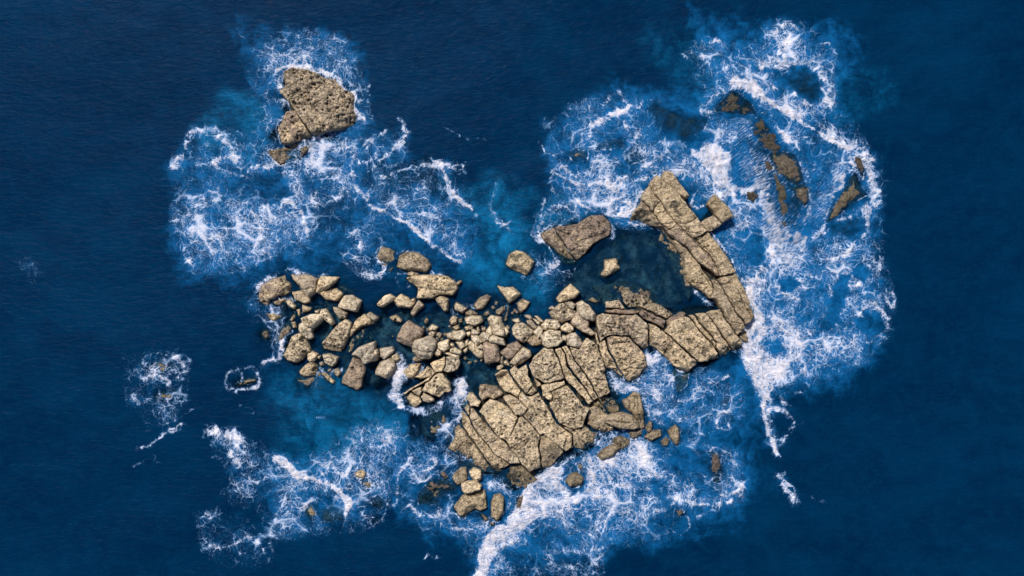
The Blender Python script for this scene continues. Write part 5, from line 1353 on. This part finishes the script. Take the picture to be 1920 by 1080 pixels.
# ------------------------------------------------------------------ build order: rock outlines first (the water needs them), then sea, then objects
def blur(a, s):
    r = int(max(1, round(s * 2.5)))
    k = np.exp(-0.5 * (np.arange(-r, r + 1) / s) ** 2); k /= k.sum()
    a = np.apply_along_axis(lambda m: np.convolve(np.pad(m, r, 'edge'), k, 'valid'), 1, a)
    return np.apply_along_axis(lambda m: np.convolve(np.pad(m, r, 'edge'), k, 'valid'), 0, a)

GS = 1.8
ux = np.arange(-90, 2012, GS); uy = np.arange(-60, 1142, GS)
GX, GY = np.meshgrid(ux, uy)
def window(pts, pad):
    p = np.asarray(pts)
    i0 = np.searchsorted(ux, p[:, 0].min() - pad); i1 = np.searchsorted(ux, p[:, 0].max() + pad)
    j0 = np.searchsorted(uy, p[:, 1].min() - pad); j1 = np.searchsorted(uy, p[:, 1].max() + pad)
    return slice(j0, j1), slice(i0, i1)
# eddies push the edges of every patch about
wx = GX + 7 * fbm(GX / 28, GY / 28, 101, 3) + 3.0 * fbm(GX / 7, GY / 7, 102, 2)
wy = GY + 7 * fbm(GX / 28, GY / 28, 111, 3) + 3.0 * fbm(GX / 7, GY / 7, 112, 2)

vx = wx + 75 * fbm(GX / 90, GY / 90, 121, 4)
vy = wy + 75 * fbm(GX / 90, GY / 90, 125, 4)

def paint(field, pts, val, soft, mode='max'):
    w = window(pts, soft * 2.5 + 40)
    if field[w].size == 0: return
    k = min(1.0, soft / 20)
    x, y = wx[w] + (vx[w] - wx[w]) * k, wy[w] + (vy[w] - wy[w]) * k
    d = seg_dist(x, y, pts, True)
    v = val * np.where(inside(x, y, pts), 1.0, np.exp(-(d / soft) ** 2))
    field[w] = np.maximum(field[w], v) if mode == 'max' else 1 - (1 - field[w]) * (1 - v)

foam = np.zeros_like(GX)
for k, line in enumerate(FOAM.strip().splitlines()):
    head, body = line.split(':')
    h = head.split(); pts = parse(body)
    q = 1 if h[0] == 'P' else 0
    if float(h[q]) < .95: h[q] = str(float(h[q]) * .9)
    if h[0] == 'P':
        val, soft = float(h[1]), float(h[2])
        w = window(pts, soft * 2.5 + 12)
        x, y = wx[w], wy[w]
        d = seg_dist(x, y, pts, True); ins = inside(x, y, pts)
        v = val * np.where(ins, 1 - .25 * np.exp(-(d / soft) ** 2), .75 * np.exp(-(d / (soft * .8)) ** 2))
    else:
        val, wid = float(h[0]), float(h[1])
        w = window(pts, wid * 3 + 14)
        x = GX[w] + (wx[w] - GX[w]) * .85; y = GY[w] + (wy[w] - GY[w]) * .85
        d = seg_dist(x, y, pts)
        ww = wid * 1.15 * (1 + .9 * fbm(GX[w] / 13, GY[w] / 13, 131 + k, 2))
        vv = val * np.clip(.92 + 1.3 * fbm(GX[w] / 7, GY[w] / 7, 141 + k, 3), .25, 1.1) if val < 1 else val
        v = vv * np.exp(-(d / np.maximum(ww, .7)) ** 2) + .22 * val * np.exp(-(d / (ww * 2.4 + 3)) ** 2)
    foam[w] = np.maximum(foam[w], v) + .25 * np.minimum(foam[w], v)
foam = np.minimum(foam, 1.25)
hole = np.zeros_like(GX)
for s, v, so in HOLES: paint(hole, parse(s), v, so)
foam *= 1 - hole

aer = np.zeros_like(GX); turq = np.zeros_like(GX); clear = np.zeros_like(GX); streak = np.zeros_like(GX)
bed = np.full(GX.shape, 9.0)
for s, v, so in AERATED: paint(aer, parse(s), v, so)
for s, v, so in TURQ: paint(turq, parse(s), v, so, 'add')
for s, v, so in STREAK: paint(streak, parse(s), v, so)
for s, v, dp, so in CLEAR:
    pts = parse(s)
    paint(clear, pts, v, so)
    w = window(pts, so * 3 + 12)
    d = seg_dist(wx[w], wy[w], pts, True)
    t = np.where(inside(wx[w], wy[w], pts), 1.0, np.exp(-(d / so) ** 2))
    bed[w] = np.minimum(bed[w], 9 + (dp - 9) * t)
aer = np.clip(blur(aer, 6) + .62 * blur(np.minimum(foam, 1), 4.5), 0, 1)
turq = blur(turq, 4)
calm = np.zeros_like(GX)
for s, v, so in CALM: paint(calm, parse(s), v, so)
aer *= 1 - calm; turq *= 1 - calm

# rocks: how clear the water stands over and round them, and the foam fringe at exposed waterlines
rim = np.zeros_like(GX); land = np.zeros_like(GX)
ROCK_OUT = []
for v, s, h, *_ in BOULDERS: ROCK_OUT.append((parse(s, V[v]), h, False))
for beds, slabs in ((PLATFORM_BEDS, PLATFORM), (CHUNK_BED, CHUNK), (ISLET_BED, ISLET), (POOLROCK_BED, POOLROCK)):
    for b in beds: ROCK_OUT.append((parse(b), 0.1, True))
    for v, s, h, *_ in slabs: ROCK_OUT.append((parse(s, V[v]), h, False))
for pts, h, isbed in ROCK_OUT:
    w = window(pts, 22)
    x, y = GX[w], GY[w]
    d = seg_dist(x, y, pts, True); ins = inside(x, y, pts)
    if h > 0.05:
        c = np.where(ins, .9, .80 * np.exp(-d / (4.2 if h > .45 else 7.0)))
        land[w] = np.maximum(land[w], ins)
    else:
        t = math.exp(1.25 * h)
        c = np.where(ins, t * (0.55 + .45 * np.clip(d / 6, 0, 1)), .55 * t * np.exp(-d / 3.0))
    clear[w] = np.maximum(clear[w], np.minimum(c, .92))
    if not isbed and h > -.2:
        rim[w] = np.maximum(rim[w], np.where(ins, 0.35, 1) * np.exp(-(d / 2.6) ** 2))
expo = np.clip(blur(np.minimum(foam, 1), 10) * 2.2 - .12, 0, 1)
foam = np.maximum(foam, rim * expo * .85 * (1 + fbm(GX / 9, GY / 9, 171, 2)))
clear = clear * (1 - .45 * np.clip(aer * 1.1, 0, 1) * (1 - land))
clear = np.clip(clear * (1 + .7 * fbm(GX / 12, GY / 12, 181, 3)), 0, .94)

# ------------------------------------------------------------------ water surface (one sheet out to the horizon)
XM, YM = (GX - CX) * M_PER_PX, (CY - GY) * M_PER_PX
sea_z = .05 * fbm(XM / 3.5, YM / 2.4, 201, 4) + .55 * fbm((XM * .9 + YM * .4) / 34, (YM * .9 - XM * .4) / 13, 205, 2)
sea_z *= 1 - .75 * np.clip(blur(clear, 3), 0, 1)
thick = np.clip(foam - .55, 0, .6) / .6
sea_z += thick * (.10 + .34 * fbm(XM / 1.3, YM / 1.3, 211, 3)) + .05 * np.clip(foam, 0, 1) * fbm(XM / .6, YM / .6, 215, 2)
sea_z = np.where(land > .5, np.minimum(sea_z, .02), sea_z)
ny, nx = GX.shape
ex = [-60, -180, -600, -2000, -6000, -16000]
def extend(a):   # far rows and columns beyond the surveyed water
    return np.pad(a, len(ex), 'edge')
far = np.array([60, 180, 600, 2000, 6000, 16000]) / M_PER_PX * .5
uxe = np.r_[ux[0] - far[::-1], ux, ux[-1] + far]; uye = np.r_[uy[0] - far[::-1], uy, uy[-1] + far]
def edgefade(a):
    f = np.clip(np.minimum.reduce([GX - ux[0], ux[-1] - GX, GY - uy[0], uy[-1] - GY]) / 18, 0, 1)
    return np.pad(a * f, len(ex))
EX, EY = np.meshgrid(uxe, uye)
co = np.stack([(EX - CX) * M_PER_PX, (CY - EY) * M_PER_PX, edgefade(sea_z)], -1).reshape(-1, 3)
Ny, Nx = EX.shape
ids = np.arange(Ny * Nx).reshape(Ny, Nx)
quads = np.stack([ids[1:, :-1], ids[1:, 1:], ids[:-1, 1:], ids[:-1, :-1]], -1).reshape(-1, 4)
fields = {'foam': edgefade(foam), 'aerated': edgefade(aer), 'turquoise': edgefade(turq), 'clear': edgefade(clear), 'streak': edgefade(streak)}
fq = blur(np.pad(foam, len(ex)), 1.5)
fq = .25 * (fq[1:, :-1] + fq[1:, 1:] + fq[:-1, 1:] + fq[:-1, :-1]).reshape(-1)
def sea_part(name, sel, label, cat, kind):
    q = quads[sel]
    used = np.unique(q)
    remap = np.zeros(len(co), np.int64); remap[used] = np.arange(len(used))
    me = mesh_from(name, co[used], remap[q], WATER, 4)
    for k, a in fields.items():
        at = me.attributes.new(k, 'FLOAT', 'POINT')
        at.data.foreach_set('value', a.reshape(-1)[used].astype(np.float32))
    return tag(link(bpy.data.objects.new(name, me)), label, cat, None, kind)
sea_part('water', fq <= .40, 'deep blue sea surface around the rocks, clear in the rock pool', 'sea', 'structure')
sea_part('sea_foam', fq > .40, 'white lacy surf and churning foam on the blue water', 'foam', 'stuff')

# seabed
sx, sy = np.meshgrid(np.arange(-90, 2010, 6.0), np.arange(-60, 1140, 6.0))
bi = np.clip(((sy - uy[0]) / GS).astype(int), 0, ny - 1); bj = np.clip(((sx - ux[0]) / GS).astype(int), 0, nx - 1)
bz = -blur(bed, 4)[bi, bj] + fbm(sx / 20, sy / 20, 301, 4) * 1.1
m, n = sx.shape
ii = np.arange(m * n).reshape(m, n)
qd = np.stack([ii[1:, :-1], ii[1:, 1:], ii[:-1, 1:], ii[:-1, :-1]], -1).reshape(-1, 4)
me = mesh_from('seabed', np.stack([(sx - CX) * M_PER_PX, (CY - sy) * M_PER_PX, bz], -1).reshape(-1, 3), qd, SEABED, 4)
tag(link(bpy.data.objects.new('seabed', me)), 'dark weed-grown sea floor showing through the clear water', 'sea floor', None, 'structure')

# ------------------------------------------------------------------ rocks
thing_of_slabs('rock_platform', 'great tan sandstone platform split by long dark cracks, with a hooked arm round the pool', 'rock platform', PLATFORM_BEDS, PLATFORM, .06, 1000)
thing_of_slabs('split_outcrop', 'pitted outcrop broken by dark joints, between the rubble ridge and the great platform', 'rock outcrop', CHUNK_BED, CHUNK, .05, 2000)
thing_of_slabs('rock_islet', 'rough speckled islet alone in the north-west, white surf along its far side', 'rock islet', ISLET_BED, ISLET, .05, 3000)
thing_of_slabs('pool_outcrop', 'low brown and ochre rock split by one crack, west side of the rock pool', 'rock outcrop', POOLROCK_BED, POOLROCK, .05, 4000)
for i, (v, s, h, pale, pur, pit, grp, label) in enumerate(BOULDERS):
    nm = 'sunken_rock' if grp == G_SUNK else ('boulder' if grp == G_RIDGE else 'sea_rock')
    o = add_rock(nm, parse(s, V[v]), h, pale, pur, pit, 5000 + i * 13, 'boulder')
    tag(o, label, 'rock' if nm != 'boulder' else 'boulder', grp)

# loose cobbles in the shallow gaps of the ridge, too many to count
RUBBLE = [("560,585 650,560 720,600 760,585 900,590 1000,590 1030,640 960,690 880,680 760,690 690,700 620,690 600,650", 210, -1.0, -.05), ("520,540 640,560 620,600 540,590", 28, -.7, .15),
          ("560,690 640,700 700,720 690,740 580,730", 26, -.9, .05), ("880,560 990,560 1000,610 900,610", 45, -.5, .2), ("840,690 940,665 940,710 880,735", 36, -1.0, -.3),
          ("1060,545 1130,530 1150,570 1110,585", 24, -.9, .0), ("780,600 960,610 960,690 800,670", 85, -.3, .55)]
cs, fs, ps, base = [], [], [], 0
for oi, (s, cnt, z0, z1) in enumerate(RUBBLE):
    pts = parse(s); p = np.array(pts); got = 0
    while got < cnt:
        x, y = rng.uniform(p[:, 0].min(), p[:, 0].max()), rng.uniform(p[:, 1].min(), p[:, 1].max())
        if not inside(np.array([x]), np.array([y]), pts)[0]: continue
        got += 1
        R = rng.uniform(1.8, 4.6) * (1.3 if rng.random() < .2 else 1)
        nn = 7; a = np.sort(rng.uniform(0, 6.283, nn)) if False else np.arange(nn) / nn * 6.283 + rng.uniform(-.3, .3, nn)
        rr = R * rng.uniform(.7, 1.15, nn); asp = rng.uniform(.6, 1.0); th = rng.uniform(0, 3.14)
        zt = rng.uniform(z0, z1); hh = R * M_PER_PX * rng.uniform(.5, 1.0)
        def ring(k, z):
            X, Y = rr * k * np.cos(a), rr * k * asp * np.sin(a)
            return np.stack([((x - CX) + X * math.cos(th) - Y * math.sin(th)) * M_PER_PX, ((CY - y) + X * math.sin(th) + Y * math.cos(th)) * M_PER_PX,
                             z + rng.uniform(-.05, .05, nn)], 1)
        v = np.concatenate([ring(1.05, zt - hh), ring(1.0, zt - hh * .4), ring(.62, zt), [[(x - CX) * M_PER_PX, (CY - y) * M_PER_PX, zt + .03]]])
        f = []
        for k in range(nn):
            j = (k + 1) % nn
            f += [(k, j, nn + j), (k, nn + j, nn + k), (nn + k, nn + j, 2 * nn + j), (nn + k, 2 * nn + j, 2 * nn + k), (2 * nn + k, 2 * nn + j, 3 * nn)]
        cs.append(v); fs.append(np.array(f) + base); base += len(v)
me = mesh_from('rubble', np.concatenate(cs), np.concatenate(fs), ROCK)
me.polygons.foreach_set("use_smooth", np.zeros(len(me.polygons), bool))
o = link(bpy.data.objects.new('rubble', me)); o["pale"], o["purple"], o["pitted"] = .35, .2, .4; o["crack_shade"] = 0.0
tag(o, 'small cobbles and drowned stones filling the gaps between the ridge boulders', 'rubble', None, 'stuff')
